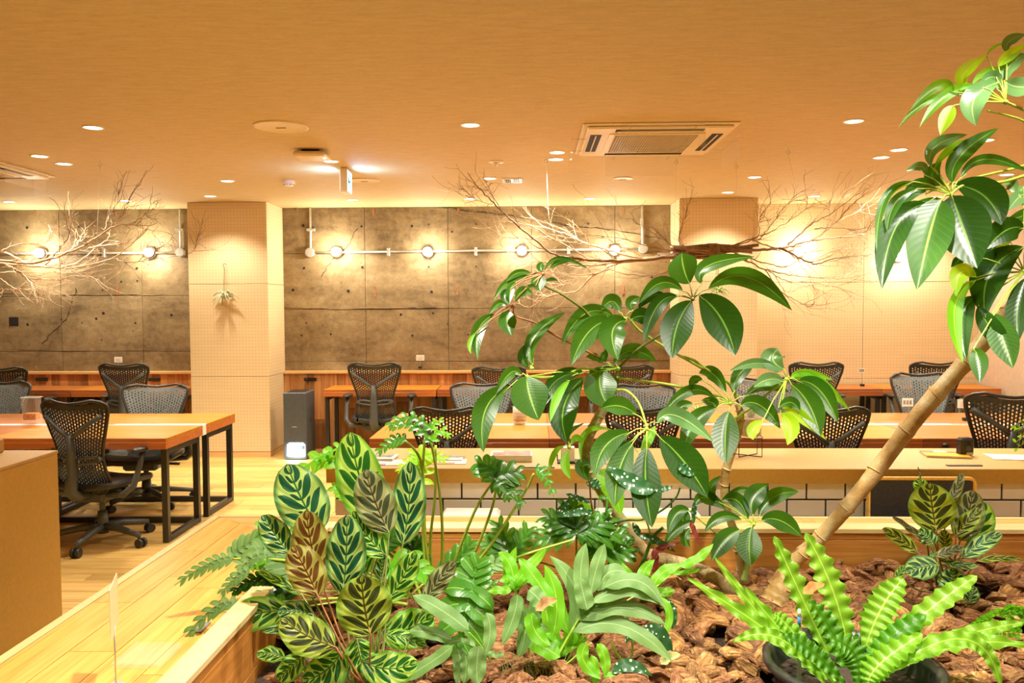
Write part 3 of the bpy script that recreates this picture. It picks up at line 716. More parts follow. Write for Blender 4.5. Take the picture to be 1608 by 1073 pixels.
    edge = P[0]+[r_[-1] for r_ in P[1:]]+list(reversed(P[-1][:-1]))+[r_[0] for r_ in reversed(P[:-1])]
    mb.tube([(x*.985, y, z-.022) for x, y, z in edge], .024, 8, cap=False)
    obj('seat', mb, m_shell, root)
    mb = MB(); mb.box(-.12,.12,-.15,.14,.31,.385,.02); mb.tube([(.12,.05,.36),(.26,.05,.35)], .012, 8); mb.tube([(-.12,.05,.36),(-.25,.05,.35)], .012, 8); obj('mechanism', mb, m_frame, root)
    for sx in (-1, 1):
        mb = MB(); mb.tube([(sx*.10,-.10,.36),(sx*.25,-.12,.37),(sx*.295,-.08,.42),(sx*.300,-.02,.54),(sx*.300,.02,.635)], [.022,.024,.022,.019,.02], 8)
        arm = obj('arm', mb, m_frame, root)
        mb = MB(); ring = []
        for zz, k in ((.636,.8),(.642,1),(.655,1),(.664,.85),(.667,.01)):
            ring.append([(sx*.30+.042*k*cos(a), .03+.115*k*sin(a), zz) for a in [2*pi*q/18 for q in range(19)]])
        mb.grid(ring); obj('arm_pad', mb, m_shell, arm)
    mb = MB(); mb.tube([(0,0,.32),(0,0,.20)], .018, 12); mb.tube([(0,0,.22),(0,0,.07)], [.030,.038], 12); obj('gas_column', mb, m_frame, root)
    for k in range(5):
        a = radians(-90+72*k+8); d = Vector((cos(a), sin(a), 0))
        mb = MB(); mb.tube([d*.02+Vector((0,0,.115)), d*.12+Vector((0,0,.115)), d*.25+Vector((0,0,.092)), d*.315+Vector((0,0,.078))], [.030,.026,.020,.017], 8); mb.tube([d*.312+Vector((0,0,.085)), d*.312+Vector((0,0,.052))], .010, 8)
        leg = obj('base_leg', mb, m_frame, root)
        s_ = Vector((-d.y, d.x, 0)); c = d*.325+Vector((0,0,.031))
        mb = MB()
        for q in (-1, 1): mb.tube([c+s_*q*.008, c+s_*q*.027], .030, 14)
        mb.tube([c-s_*.01, c+s_*.01], .02, 10); obj('caster', mb, m_shell, leg)
    return root
CH = build_chair()
def pxbase(pxc, Y):
    return at(pxc, 600, Y).x
chairs = [ # px centre, depth of the back, z top, flip, turn, width scale, label
 (106,4.98,1.00,0,-8,1.0,'black chair with its back to the viewer at the left desk, in full view'),
 (246,6.62,.945,1,6,1.13,'grey chair facing the viewer behind the left desk beside the pillar'),
 (6,6.62,.975,1,0,1.1,'grey chair facing the viewer, cut off by the left frame edge'),
 (189.5,7.92,1.025,0,-2,1.1,'black chair at the wall desk left of the pillar'),
 (-2,7.92,.99,0,0,1.1,'black chair at the wall desk, cut off by the left frame edge'),
 (586,7.92,1.025,0,0,1.12,'black chair beside the air purifier at the middle wall desk'),
 (783,7.92,.985,0,0,1.12,'black chair at the wall desk, half hidden by a heart shaped leaf'),
 (985,7.92,1.00,0,0,1.12,'black chair at the wall desk next to the right pillar'),
 (758,6.68,.945,1,0,1.13,'grey chair facing the viewer behind the clear jar'),
 (1008,6.68,.93,1,0,1.13,'grey chair facing the viewer beside the right pillar foot'),
 (1198,6.68,.985,1,0,1.13,'grey chair facing the viewer behind the small tree crown'),
 (1441,6.68,1.025,1,0,1.05,'grey chair facing the viewer behind the leaning tan trunk'),
 (1285,7.92,1.02,0,0,1.12,'black chair in front of the left pegboard wall desk'),
 (1476,7.92,1.02,0,0,1.12,'black chair in front of the pegboard wall, behind the tan trunk'),
 (701,4.98,.955,0,3,1.0,'black chair back behind the magazines on the counter'),
 (1012,4.98,.955,0,0,1.0,'black chair back behind the two left tree trunks'),
 (1306,4.98,.955,0,-2,1.05,'black chair back between the small tree and the tan trunk'),
 (1594,4.93,1.04,0,-14,1.08,'black chair turned slightly at the right frame edge')]
first = True
for pxc, Y, zt, fl, rz, ws, lab in chairs:
    sz = zt/1.0; yb = -.235-.06
    x = pxbase(pxc, Y); ang = (pi if fl else 0)+radians(rz)
    off = Matrix.Rotation(ang, 4, 'Z') @ Vector((0, yb*sz, 0))
    loc = (x-off.x, Y-off.y, 0)
    if first: CH.location = loc; CH.rotation_euler.z = ang; CH.scale = (ws, 1, sz); CH['label'] = lab; first = False
    else: copy_tree(CH, loc, ang, lab, sc=(ws, 1, sz))

# ------------------------------------------------------------------ counter with tiles
CF, CB, CZ = 4.18, 4.79, .737
xe = -1.11
r = thing('tiled_counter', (1.9, 4.5, 0), 'long counter with a tan top and white brick tiles on the front', 'counter')
mb = MB(); mb.box(xe, XR-.01, CF, CB, CZ-.078, CZ, .004); obj('counter_top', mb, [m_mdf], r)
mb = MB(); mb.box(xe+.002, XR-.012, CF-.0015, CF+.0005, CZ-.077, CZ-.002); obj('counter_edge', mb, m_mdf_side, r)
mb = MB(); mb.box(xe+.04, XR-.02, CF+.035, CB-.03, 0, CZ-.078); obj('counter_core', mb, m_grout, r)
tw, thh, gp = .1945, .0845, .0085
tm = MB(); tm.box(-tw/2, tw/2, -.008, 0, -thh/2, thh/2, .003); tme = tm.mesh('tile', m_tile)
hm = MB(); hm.box(-tw/4+gp/4, tw/4-gp/4, -.008, 0, -thh/2, thh/2, .003); hme = hm.mesh('tile', m_tile)
pitch = tw+gp
z = CZ-.078-thh/2-.003; row = 0
px_j = at(904, 775, CF+.03).x   # a joint in the first row
while z > .2:
    base = px_j + (pitch/2 if row % 2 else 0)
    k = math.floor((xe+.04-base)/pitch)
    for i in range(k, k+40):
        c = base+(i+.5)*pitch
        if c-tw/2 < xe+.041:
            if c+tw/2 > xe+.06:
                mb = MB(); mb.box(xe+.041, c+tw/2, CF+.027, CF+.035, z-thh/2, z+thh/2, .003); obj('tile', mb, m_tile, r)
            continue
        if c+tw/2 > XR-.02: break
        inst('tile', tme, r, (c, CF+.035-rnd.uniform(0, .001), z))
    z -= thh+gp; row += 1
# end side tiles
z = CZ-.078-thh/2-.003
while z > .2:
    for i in range(2): inst('tile', tme, r, (xe+.040, CF+.15+i*pitch, z), (0,0,-pi/2))
    z -= thh+gp

# left service box (tan board)
r = thing('tan_cabinet', (-2.9, 3.1, 0), 'plain tan cabinet at the left frame edge in front of the chair', 'cabinet')
mb = MB(); mb.box(-3.6, -2.34, 2.2, 3.82, .0, .884, .003); obj('body', mb, m_mdf_side, r)
mb = MB(); mb.box(-3.6, -2.338, 2.2, 3.822, .884, .9, .002); obj('cabinet_top', mb, m_mdf, r)
p = at(-6, 705, 3.75); mb = MB(); mb.box(p.x-.08, p.x+.022, 3.68, 3.78, .9, .965, .006); obj('kraft_box', mb, m_mdf, None, label='small tan box on the cabinet at the left frame edge', cat='box')

# ------------------------------------------------------------------ bench / planter
BX0, BY1, BZ = -1.61, 3.93, .55        # outer edge x, far edge y
RX0, RX1, RY0, RY1, RZ = -.94, -.866, 3.29, 3.38, .671
pb = thing('bench_planter', (1.2, 2.9, 0), 'wooden planter with an oak bench running round its left and rear sides', 'planter')
# left bench boards (along y), mitred at the far end
tw_ = .035
def prism(mb, pts, z0, z1):
    o = len(mb.v); n = len(pts)
    for z in (z0, z1):
        for x, y in pts: mb.v.append((x, y, z))
    mb.face(tuple(o+i for i in reversed(range(n)))); mb.face(tuple(o+n+i for i in range(n)))
    for i in range(n): j = (i+1) % n; mb.face((o+i, o+j, o+n+j, o+n+i))
def mit(x): return BY1-(x-BX0)*(BY1-RY1)/(RX0-BX0)
mb = MB(); prism(mb, [(BX0, 1.0), (BX0+tw_, 1.0), (BX0+tw_, mit(BX0+tw_)), (BX0, BY1)], BZ-.04, BZ+.002); obj('edge_trim', mb, m_pale_y, pb)
xs = [BX0+tw_+.001, BX0+.185, BX0+.335, BX0+.485, RX0]
for k in range(4):
    cuts = [1.0, [2.75, 2.35, 2.9, 2.2][k], [3.35, 3.02, 9, 2.95][k]]
    cuts = [c for c in cuts if c < mit(xs[k+1])-.1]+[None]
    for a, b_ in zip(cuts, cuts[1:]):
        mb = MB()
        if b_ is None: prism(mb, [(xs[k]+.0015, a+.001), (xs[k+1]-.0015, a+.001), (xs[k+1]-.0015, mit(xs[k+1])-.001), (xs[k]+.0015, mit(xs[k])-.001)], BZ-.03, BZ)
        else: prism(mb, [(xs[k]+.0015, a+.001), (xs[k+1]-.0015, a+.001), (xs[k+1]-.0015, b_-.001), (xs[k]+.0015, b_-.001)], BZ-.03, BZ)
        obj('bench_plank', mb, m_oak_y, pb)
ys = [RY1, RY1+.135, RY1+.27, RY1+.405, BY1-tw_]
PXE = 4.6
for k in range(4):
    xm = lambda y: BX0+(BY1-y)/(BY1-RY1)*(RX0-BX0)
    a = None
    for b_ in (.4+.3*k % 1.1, 2.1-.25*k, PXE):
        mb = MB()
        if a is None: prism(mb, [(xm(ys[k])+.001, ys[k]+.0015), (b_, ys[k]+.0015), (b_, ys[k+1]-.0015), (xm(ys[k+1])+.001, ys[k+1]-.0015)], BZ-.03, BZ)
        else: prism(mb, [(a+.002, ys[k]+.0015), (b_, ys[k]+.0015), (b_, ys[k+1]-.0015), (a+.002, ys[k+1]-.0015)], BZ-.03, BZ)
        obj('bench_plank', mb, m_oak_x, pb); a = b_
mb = MB(); prism(mb, [(BX0+tw_, BY1-tw_), (PXE, BY1-tw_), (PXE, BY1), (BX0, BY1)], BZ-.04, BZ+.002); obj('edge_trim', mb, m_pale_x, pb)
mb = MB(); mb.box(BX0+.03, BX0+.05, 1.0, BY1-.05, 0, BZ-.041); mb.box(BX0+.05, PXE, BY1-.07, BY1-.05, 0, BZ-.041); obj('bench_skirt', mb, m_board_y, pb)
# rims
mb = MB(); mb.box(RX0, RX1, 1.0, RY1, RZ-.02, RZ, .002); obj('rim_board', mb, m_pale_y, pb)
mb = MB(); mb.box(RX1, PXE, RY0, RY1, RZ-.02, RZ, .002); obj('rim_board', mb, m_pale_x, pb)
z = RZ-.021
for h in (.028, .15, .15, .15):
    mb = MB(); mb.box(RX0+.004, RX1-.006, 1.0, RY1-.01, z-h+.002, z, .0015); obj('side_board', mb, m_board_y, pb)
    mb = MB(); mb.box(RX1-.006, PXE, RY0+.006, RY1-.004, z-h+.002, z, .0015); obj('side_board', mb, m_board_x, pb)
    z -= h
mb = MB(); mb.box(RX1, PXE, 1.0, RY0, .30, .44); obj('soil', mb, m_soil, pb, kind='stuff')
# screws on the inside of the left board, small tags clipped on the rim
for yy in (2.68, 2.72):
    for zz in (.62, .53):
        mb = MB(); mb.tube([(RX1-.007, yy, zz), (RX1-.003, yy, zz)], .004, 8); obj('screw', mb, m_metal, pb)
for (px, py, lab) in ((320, 985, 'small grey tag lying on the bench under the drooping leaf'), (272, 1068, 'small grey tag at the bottom edge beside the planter rim')):
    p = atz(px, py, BZ+.004); q = Matrix.Translation((p.x-.01, p.y, BZ+.001)); mb = MB(); mb.box(-.022,.018,-.04,.04,0,.004,.001,q); obj('name_tag', mb, m_grey_tag, None, label=lab, cat='tag', group='grey tags by the planter rim')
# card stand on the bench (clear card seen edge on)
p = atz(188, 1073, BZ); p = Vector((p.x, p.y-.02, BZ))
r = thing('card_stand', p, 'thin clear card on a wire stand, standing on the bench at lower left', 'card stand', 'card stands')
mb = MB(); mb.tube([p+Vector((0,0,.004)), p+Vector((0,0,.17))], .0022, 6); obj('wire', mb, m_metal, r)
mb = MB(); mb.tube([p+Vector((0,0,.0)), p+Vector((0,0,.006))], .022, 16); obj('foot', mb, m_metal, r)
q = Matrix.Translation(p+Vector((0,0,.165))) @ Matrix.Rotation(radians(111), 4, 'Z'); mb = MB(); mb.box(-.075,.075,-.0012,.0012,-.01,.13,0,q); obj('card', mb, glass('frosted_card', (.95,.88,.70), .2, .55), r)
p = atz(245, 1035, BZ); mb = MB(); mb.box(p.x-.10, p.x+.045, p.y-.07, p.y+.08, BZ+.0005, BZ+.018, .003); obj('acrylic_block', mb, m_acrylic, None, label='flat clear acrylic block lying on the bench', cat='acrylic block')

# ------------------------------------------------------------------ things on the counter
def flat(px, py, w, d, rz, z0, h, mat, label, cat, name, prints=(), group=None, shear=0):
    """flat item lying on the counter: centre pixel, size in metres; prints = (x0,x1,y0,y1,mat)"""
    p = atz(px, py, CZ); q = Matrix.Translation((p.x, p.y, CZ+z0)) @ Matrix.Rotation(radians(rz), 4, 'Z')
    r = thing(name, (p.x, p.y, CZ+z0), label, cat, group)
    mb = MB(); mb.box(-w/2, w/2, -d/2, d/2, 0.0008, h, .001, q); obj('pages', mb, mat, r)
    for i, (x0, x1, y0, y1, m) in enumerate(prints):
        mb = MB(); mb.box(x0*w-w/2, x1*w-w/2, y0*d-d/2, y1*d-d/2, h, h+.0006*(1+i*.3), 0, q); obj('printed_area', mb, m, r)
    return r
G = 'magazines on the counter'
flat(612,727,.20,.155,0,0,.003,m_paper,'thin white booklet with a violet print, under the folded one by the calathea','booklet','booklet',[(0,.45,0,.25,m_violet)],G)
flat(594,721,.20,.145,-4,.004,.010,m_paper,'folded booklet with a grey photo beside the calathea','booklet','booklet',[(.1,.9,.35,1,m_greyprint),(0,.35,.0,.2,m_red),(0,1,0,.03,m_edge[1])],G)
flat(697,726,.25,.13,2,0,.003,m_paper,'white booklet with a red title strip behind the tall stalks','booklet','booklet',[(.28,.75,.04,.28,m_red)],G)
flat(696,721,.23,.125,-3,.004,.004,m_paper,'white booklet with a grey photo lying on the red striped one','booklet','booklet',[(.3,1,.55,1,m_greyprint),(.2,.65,.02,.22,m_violet)],G)
flat(803,722,.23,.15,0,0,.036,m_paper,'thick magazine stack with a brownish photo cover','magazine','magazine',[(.0,1,.0,1,m_paper),(.05,.97,.03,.97,m_brownprint),(.04,.3,.7,.95,m_paper)],G)
flat(1484,716,.23,.16,-12,0,.012,m_paper,'paperback with a yellow and red cover behind the tan trunk','book','paperback',[(0,1,0,1,m_yellow),(.0,.9,.62,1,m_red),(.3,.6,.75,.98,m_paper)],G)
cm = flat(1592,719,.26,.17,-10,0,.004,m_paper,'white comic style print at the right frame edge','print','comic_print',[(.05,.95,.90,.92,m_ink)],G)
q = Matrix.Translation(cm.location) @ Matrix.Rotation(radians(-10), 4, 'Z'); mb = MB()
for i in range(26):
    a, b_ = rnd.uniform(-.11,.10), rnd.uniform(-.075,.06); w_ = rnd.uniform(.004,.022); mb.box(a, a+w_, b_, b_+rnd.uniform(.0015,.006), .004, .0046, 0, q)
obj('ink_drawing', mb, m_ink, cm)
for px, py, lab in ((844,737,'flat grey label plate in front of the magazine stack'),(1514,734,'flat grey label plate in front of the black speaker')):
    p = atz(px, py-2, CZ); mb = MB(); mb.box(p.x-.092,p.x+.092,p.y-.012,p.y+.012,CZ+.0005,CZ+.007,.001); obj('label_plate', mb, m_grey_tag, None, label=lab, cat='label plate', group='grey label plates')
# magazine rack and its booklets
p = atz(915, 726, CZ); r = thing('book_rack', (p.x, p.y, CZ), 'low black wire rack of booklets behind the left tree trunk', 'book rack')
mb = MB()
for sy in (-.05, .05):
    mb.tube([(p.x-.14,p.y+sy,CZ+.045),(p.x-.14,p.y+sy,CZ+.004),(p.x+.12,p.y+sy,CZ+.004),(p.x+.12,p.y+sy,CZ+.045)], .003, 6)
for sx in (-.14,.12): mb.tube([(p.x+sx,p.y-.05,CZ+.045),(p.x+sx,p.y+.05,CZ+.045)], .003, 6); mb.tube([(p.x+sx,p.y-.05,CZ+.02),(p.x+sx,p.y+.05,CZ+.02)], .003, 6)
obj('wire_frame', mb, m_black, r)
mb = MB(); mb.box(p.x-.137,p.x+.117,p.y-.045,p.y+.045,CZ+.002,CZ+.006); obj('tray', mb, m_black, r)
for k in range(7):
    x = p.x-.02+k*.013; mb = MB(); mb.box(-.003,.003,-.04,.04,0,.075,0,Matrix.Translation((x,p.y,CZ+.009)) @ Matrix.Rotation(radians(14+k*2),4,'Y')); obj('booklet', mb, [m_paper,m_brownprint,m_red][k%3], None, label=['first','second','third','fourth','fifth','sixth','last'][k]+' thin booklet from the left in the black wire rack', cat='booklet', group='booklets in the wire rack')
mb = MB(); mb.box(p.x-.12,p.x-.045,p.y-.03,p.y+.03,CZ+.0075,CZ+.085,.002); obj('card_box', mb, m_paper, None, label='small off-white box standing in the left end of the wire rack', cat='box')
# glass cup terrarium on wire stand
p = atz(1176, 716, CZ); r = thing('terrarium', (p.x, p.y, CZ), 'glass cup of sand with a cactus on a black wire stand, behind the small tree', 'terrarium')
mb = MB()
for sx in (-1, 1):
    mb.tube([(p.x-.07,p.y+sx*.05,CZ+.11),(p.x-.07,p.y+sx*.05,CZ+.003),(p.x+.06,p.y-sx*.05,CZ+.003),(p.x+.06,p.y-sx*.05,CZ+.11)], .0028, 6)
mb.tube([(p.x+.075*cos(a), p.y+.075*sin(a), CZ+.11) for a in [k*pi/12 for k in range(25)]], .0028, 6); obj('wire_stand', mb, m_black, r)
mb = MB(); mb.lathe([(.001,.108),(.06,.108),(.068,.116),(.074,.28),(.070,.28),(.064,.12),(.001,.118)], 28, (p.x,p.y,CZ)); obj('glass_cup', mb, m_glass, r)
mb = MB(); mb.lathe([(.001,.12),(.062,.12),(.069,.215),(.04,.22),(.001,.222)], 24, (p.x,p.y,CZ)); obj('sand', mb, m_sand, r, kind='stuff')
mb = MB(); mb.lathe([(.012,.215),(.022,.235),(.020,.26),(.001,.272)], 14, (p.x+.01,p.y,CZ)); obj('cactus', mb, m_stalk_d, r)
# black box speaker
p = atz(1515, 716, CZ); q = Matrix.Translation((p.x, p.y, CZ)) @ Matrix.Rotation(radians(8), 4, 'Z'); r = thing('camera_device', (p.x,p.y,CZ), 'small black box device with chamfered edges on the counter at right', 'device')
mb = MB(); mb.box(-.040,.040,-.03,.03,.002,.105,.012,q); obj('housing', mb, m_black, r)
mb = MB(); mb.box(-.012,.026,-.0315,-.029,.008,.024,0,q); obj('rating_label', mb, m_paper, r)
mb = MB(); o = len(mb.v)
for x, z in ((-.012,.068),(.014,.068),(.001,.088)): mb.v.append(tuple(q @ Vector((x,-.0312,z))))
mb.face((0,1,2)); obj('tripod_mark', mb, m_dark, r)
mb = MB(); mb.tube([q @ Vector((0,-.0295,.045)), q @ Vector((0,-.032,.045))], .016, 20); obj('round_cover', mb, m_frame, r)
# chalkboard sign leaning between counter and bench
a = at(1363, 751, 4.10); b_ = at(1529, 751, 4.10); c0 = a.z
r = thing('chalkboard_sign', ((a.x+b_.x)/2, 4.1, 0), 'blank chalkboard with a rounded yellow wooden frame leaning on the tiled counter', 'chalkboard')
mb = MB(); mb.box(a.x+.012, b_.x-.012, 4.085, 4.095, .012, c0-.01, 0); obj('slate', mb, m_chalk, r)
mb = MB(); R = .03; pts = [(a.x+.04, 4.09, .011)] + [(a.x-.0, 4.09, .02)] + [(a.x, 4.09, c0-R)]
for k in range(5): t_ = k*pi/8; pts.append((a.x+R-R*cos(t_), 4.09, c0-R+R*sin(t_)))
for k in range(5): t_ = k*pi/8; pts.append((b_.x-R+R*sin(t_), 4.09, c0-R+R*cos(t_)))
pts += [(b_.x, 4.09, .02), (b_.x-.04, 4.09, .011), (a.x+.04, 4.09, .011)]
mb.tube(pts, .010, 8); obj('frame', mb, plain('yellow_wood', (.78,.47,.08), .45), r)
# white stools in the gap
for x0, x1, lab in ((694,785,'white rounded stool top seen behind the rear bench, left one'),(934,1100,'wide white rounded stool top seen behind the rear bench, behind the bent trunk')):
    A, B = at(x0, 806, 4.02).x, at(x1, 806, 4.02).x; zt = at(x0, 804.5, 4.02).z
    r = thing('stool', ((A+B)/2, 4.03, 0), lab, 'stool', 'white stools')
    mb = MB(); mb.box(A, B, 3.95, 4.12, zt-.05, zt, .015); obj('seat', mb, m_white, r)
    for x in (A+.04, B-.04): mb = MB(); mb.tube([(x,4.04,0),(x,4.04,zt-.05)], .014, 8); obj('leg', mb, m_white, r)
# clear jars
def jar(px, py, Y, h, w, label, square=False):
    p = at(px, py, Y); z = .7235; r = thing('storage_jar', (p.x, Y, z), label, 'jar')
    if square:
        mb = MB(); mb.box(p.x-w/2, p.x+w/2, Y-w/3, Y+w/3, z, z+h, .004); obj('clear_box', mb, m_acrylic, r); mb = MB(); mb.box(p.x-w/2+.006, p.x+w/2-.006, Y-w/3+.006, Y+w/3-.006, z+.035, z+h*.42, .004); obj('filling', mb, m_amber, r, kind='stuff')
        mb = MB(); mb.box(p.x-w/2-.004, p.x+w/2+.012, Y-w/3-.003, Y+w/3+.003, z+h, z+h+.008, .002); obj('lid', mb, m_glass, r)
    else:
        mb = MB(); mb.lathe([(.001,0),(w/2,0),(w/2,h),(w/2-.004,h),(w/2-.004,.006),(.001,.006)], 24, (p.x,Y,z)); obj('glass_wall', mb, m_glass, r)
        mb = MB(); mb.lathe([(.001,.022),(w/2-.006,.022),(w/2-.006,.055),(.001,.058)], 20, (p.x,Y,z)); mb.lathe([(.001,.075),(w/2-.006,.075),(w/2-.006,h*.8),(.001,h*.82)], 20, (p.x,Y,z)); obj('filling', mb, m_amber, r, kind='stuff')
jar(50, 660, 5.87, .20, .11, 'tall clear acrylic box with amber filling on the left desk, beside the chair', True)
jar(816, 660, 5.87, .13, .105, 'short round clear jar with amber filling behind the heart shaped leaf')
# small card stands
def stand(px_c, py_c, px_b, py_b, z, label, w, h, tri=False):
    p = atz(px_b, py_b, z) if z < .7202 and False else Vector((at(px_b, py_b, 8.6).x, 8.6, .72)) if z == .72 else atz(px_b, py_b, z) if z < 1 else at(px_b, py_b, WALL-.04); c = at(px_c, py_c, p.y)
    r = thing('card_stand', (p.x, p.y, p.z), label, 'card stand', 'card stands')
    mb = MB(); mb.box(p.x-.02, p.x+.02, p.y-.015, p.y+.015, p.z, p.z+.025, .002); obj('foot', mb, m_black, r)
    mb = MB(); mb.tube([(p.x, p.y, p.z+.02), (p.x, p.y, c.z)], .0018, 5); obj('wire', mb, m_metal, r)
    W_ = w*p.y/F/2; H_ = h*p.y/F/2
    mb = MB(); mb.box(c.x-W_, c.x+W_, p.y-.004, p.y-.002, c.z-H_, c.z+H_); cdd = obj('card', mb, m_paper, r)
    mb = MB()
    for k in range(3):
        if tri: mb.box(c.x-W_*.8+k*W_*.56, c.x-W_*.4+k*W_*.56, p.y-.005, p.y-.0035, c.z-H_*.5, c.z+H_*.5)
        else: mb.box(c.x-W_*.6, c.x+W_*.6, p.y-.005, p.y-.0035, c.z-H_*.6+k*H_*.4, c.z-H_*.5+k*H_*.4)
    obj('print', mb, m_greyprint, cdd)
stand(1425, 632, 1427, 660, .7205, 'card with three symbols on a stand, left of the tan trunk', 17, 13, True)
stand(1514, 634, 1516, 661, .7205, 'lettered card on a stand, right of the tan trunk', 21, 14)
stand(1353, 582, 1354, 599, .72, 'far small card stand on the pegboard wall desk', 9, 8, True)
stand(660, 562, 660, 579, 2, 'card on the cap rail above the middle wall desk', 13, 9)
stand(186, 565, 186, 583, 2, 'card on the cap rail behind the left wall desk chair', 13, 9)
# small cactus pot
p = atz(1096, 664, .7205); r = thing('potted_succulent', (p.x,p.y,.7205), 'tiny spiky succulent in a white square pot on the far desk', 'potted plant')
mb = MB(); mb.box(p.x-.025,p.x+.025,p.y-.025,p.y+.025,.7205,.79,.003); obj('pot', mb, m_white, r)
mb = MB()
for k in range(9): a = k*.7; mb.tube([(p.x,p.y,.785),(p.x+.02*cos(a),p.y+.02*sin(a),.82),(p.x+.05*cos(a),p.y+.05*sin(a),.85)], [.006,.005,.001], 5)
obj('leaves', mb, m_stalk, r)
# air purifier
A = at(446, 722, 8.17); B = at(482, 722, 8.17); w = (B.x-A.x); h = at(446, 617, 8.17).z
r = thing('air_purifier', (A.x+w/2, 8.3, 0), 'tall dark grey air purifier with a glowing window, beside the left pillar', 'air purifier')
mb = MB(); mb.box(A.x, A.x+w, 8.17, 8.50, .01, h, .008); obj('housing', mb, plain('slate_plastic', (.075,.085,.095), .45), r)
p0 = at(450, 717, 8.165); p1 = at(480, 698, 8.165)
mb = MB(); mb.box(p0.x+.005, p1.x-.005, 8.163, 8.169, p0.z+.0, p1.z, .004); win = obj('glowing_window', mb, m_bluewhite, r)
m_ = at(462, 706, 8.165); mb = MB(); mb.box(m_.x, p1.x-.012, 8.1605, 8.1628, m_.z, p1.z-.012); obj('dark_inset', mb, m_dark, win)
mb = MB(); mb.box(A.x+w*.38, A.x+w*.58, 8.168, 8.1705, .345, .352); obj('maker_plate', mb, m_metal, r)
mb = MB(); mb.box(A.x+.03, A.x+w-.03, 8.21, 8.46, h, h+.004); obj('top_grille', mb, m_black, r)
mb = MB(); mb.tube([(A.x+w, 8.33, .93*h-.25), (A.x+w+.003, 8.33, .93*h-.25)], .025, 16); obj('side_knob', mb, m_black, r)
light('AREA', 'purifier_glow', ((p0.x+p1.x)/2, 8.13, .12), 2.5, (.65,.8,1), size=.15).rotation_euler = (radians(60), 0, 0)

# air plants hanging on the pillars
def airplant(px, py0, py1, label, sc, mat):
    Y = 8.26; a = at(px, py0, Y); c = at(px, py1, Y)
    r = thing('air_plant', c, label, 'air plant', 'air plants hanging on the pillars')
    mb = MB(); mb.tube([(a.x,8.335,a.z+.01),(a.x,Y,a.z+.02),(a.x-.012,Y,a.z+.01),(a.x,Y,a.z-.03),(c.x,Y,c.z+.03)], .003, 6); obj('hook', mb, m_black, r)
    R = random.Random(3)
    for k in range(30):
        an = R.uniform(0, 2*pi); el = R.uniform(-.3, 1.3); L = R.uniform(.11, .2)*sc
        d = Vector((cos(an)*cos(el), sin(an)*cos(el)*.5, sin(el)*.7)); p1 = c+d*L*.55; p2 = c+d*L+Vector((0,0,-.05*L/.1))
        mb = MB(); mb.tube([c, p1, p2], [.013*sc,.009*sc,.0015], 5); obj('leaf', mb, mat, r)
airplant(352, 417, 466, 'silvery air plant hanging by a black hook on the left pillar', 1.0, plain('airplant_silver', (.50,.52,.33), .6))
airplant(1128, 420, 458, 'green air plant hanging on the right pillar, behind large leaves', .7, plain('airplant_green', (.30,.40,.12), .6))

# ------------------------------------------------------------------ hanging branch bundles
def bez(P, t):
    if len(P) == 2: return P[0].lerp(P[1], t)
    n = len(P)-1; x = t*n; i = min(int(x), n-1); f = x-i
    p0 = P[max(i-1,0)]; p1 = P[i]; p2 = P[i+1]; p3 = P[min(i+2,n)]
    return .5*((2*p1)+(p2-p0)*f+(2*p0-5*p1+4*p2-p3)*f*f+(3*p1-p0-3*p2+p3)*f**3)
def branch(root, pts, r0, mat, seed, depth0, dspread, twigs=9, tl=.32):
    R = random.Random(seed); n = len(pts)
    P = [at(x, y, depth0+dspread*(i/(n-1))) for i, (x, y) in enumerate(pts)]
    mb = MB(); N = 6*n; C = []
    for i in range(N+1):
        p = bez(P, i/N)+Vector((R.uniform(-1,1), R.uniform(-1,1), R.uniform(-1,1)))*.005; C.append(p)
    mb.tube(C, [max(.0016, r0*.78*(1-.85*i/N)) for i in range(N+1)], 6)
    def twig(p, d, L, r, lv):
        q = [p]; k = 5
        for i in range(k):
            d = (d+Vector((R.uniform(-.3,.3), R.uniform(-.3,.3), R.uniform(-.22,.26)))).normalized(); q.append(q[-1]+d*L/k)
            if lv > 0 and R.random() < .5: twig(q[-1], (d+Vector((R.uniform(-.8,.8), R.uniform(-.5,.5), R.uniform(-.7,.7)))).normalized(), L*.45, r*.6, lv-1)
        mb.tube(q, [max(.0009, r*(1-.8*i/k)) for i in range(k+1)], 4, cap=False)
    for k in range(twigs):
        t_ = R.uniform(.15, .97); i = int(t_*N); T = (C[min(i+1,N)]-C[i-1]).normalized()
        side = Vector((R.uniform(-.4,.4), R.uniform(-.7,.7), R.uniform(-1,1))); d = (T+side*.7).normalized()
        twig(C[i], d, tl*R.uniform(.4,1.1), max(.0022, r0*.35*(1-t_*.6)), 1)
    obj('branch', mb, mat, root)
c = at(1100, 400, 5.9)
r = thing('branch_bundle', c, 'long bundle of dry branches hung by wires in front of the right pillar', 'branch bundle', 'hanging branch bundles')
Z8 = lambda x, y: (720+x/4.2316, 270+y/4.2316)
Z5 = lambda x, y: (1080+x/4.4706, 260+y/4.4706)
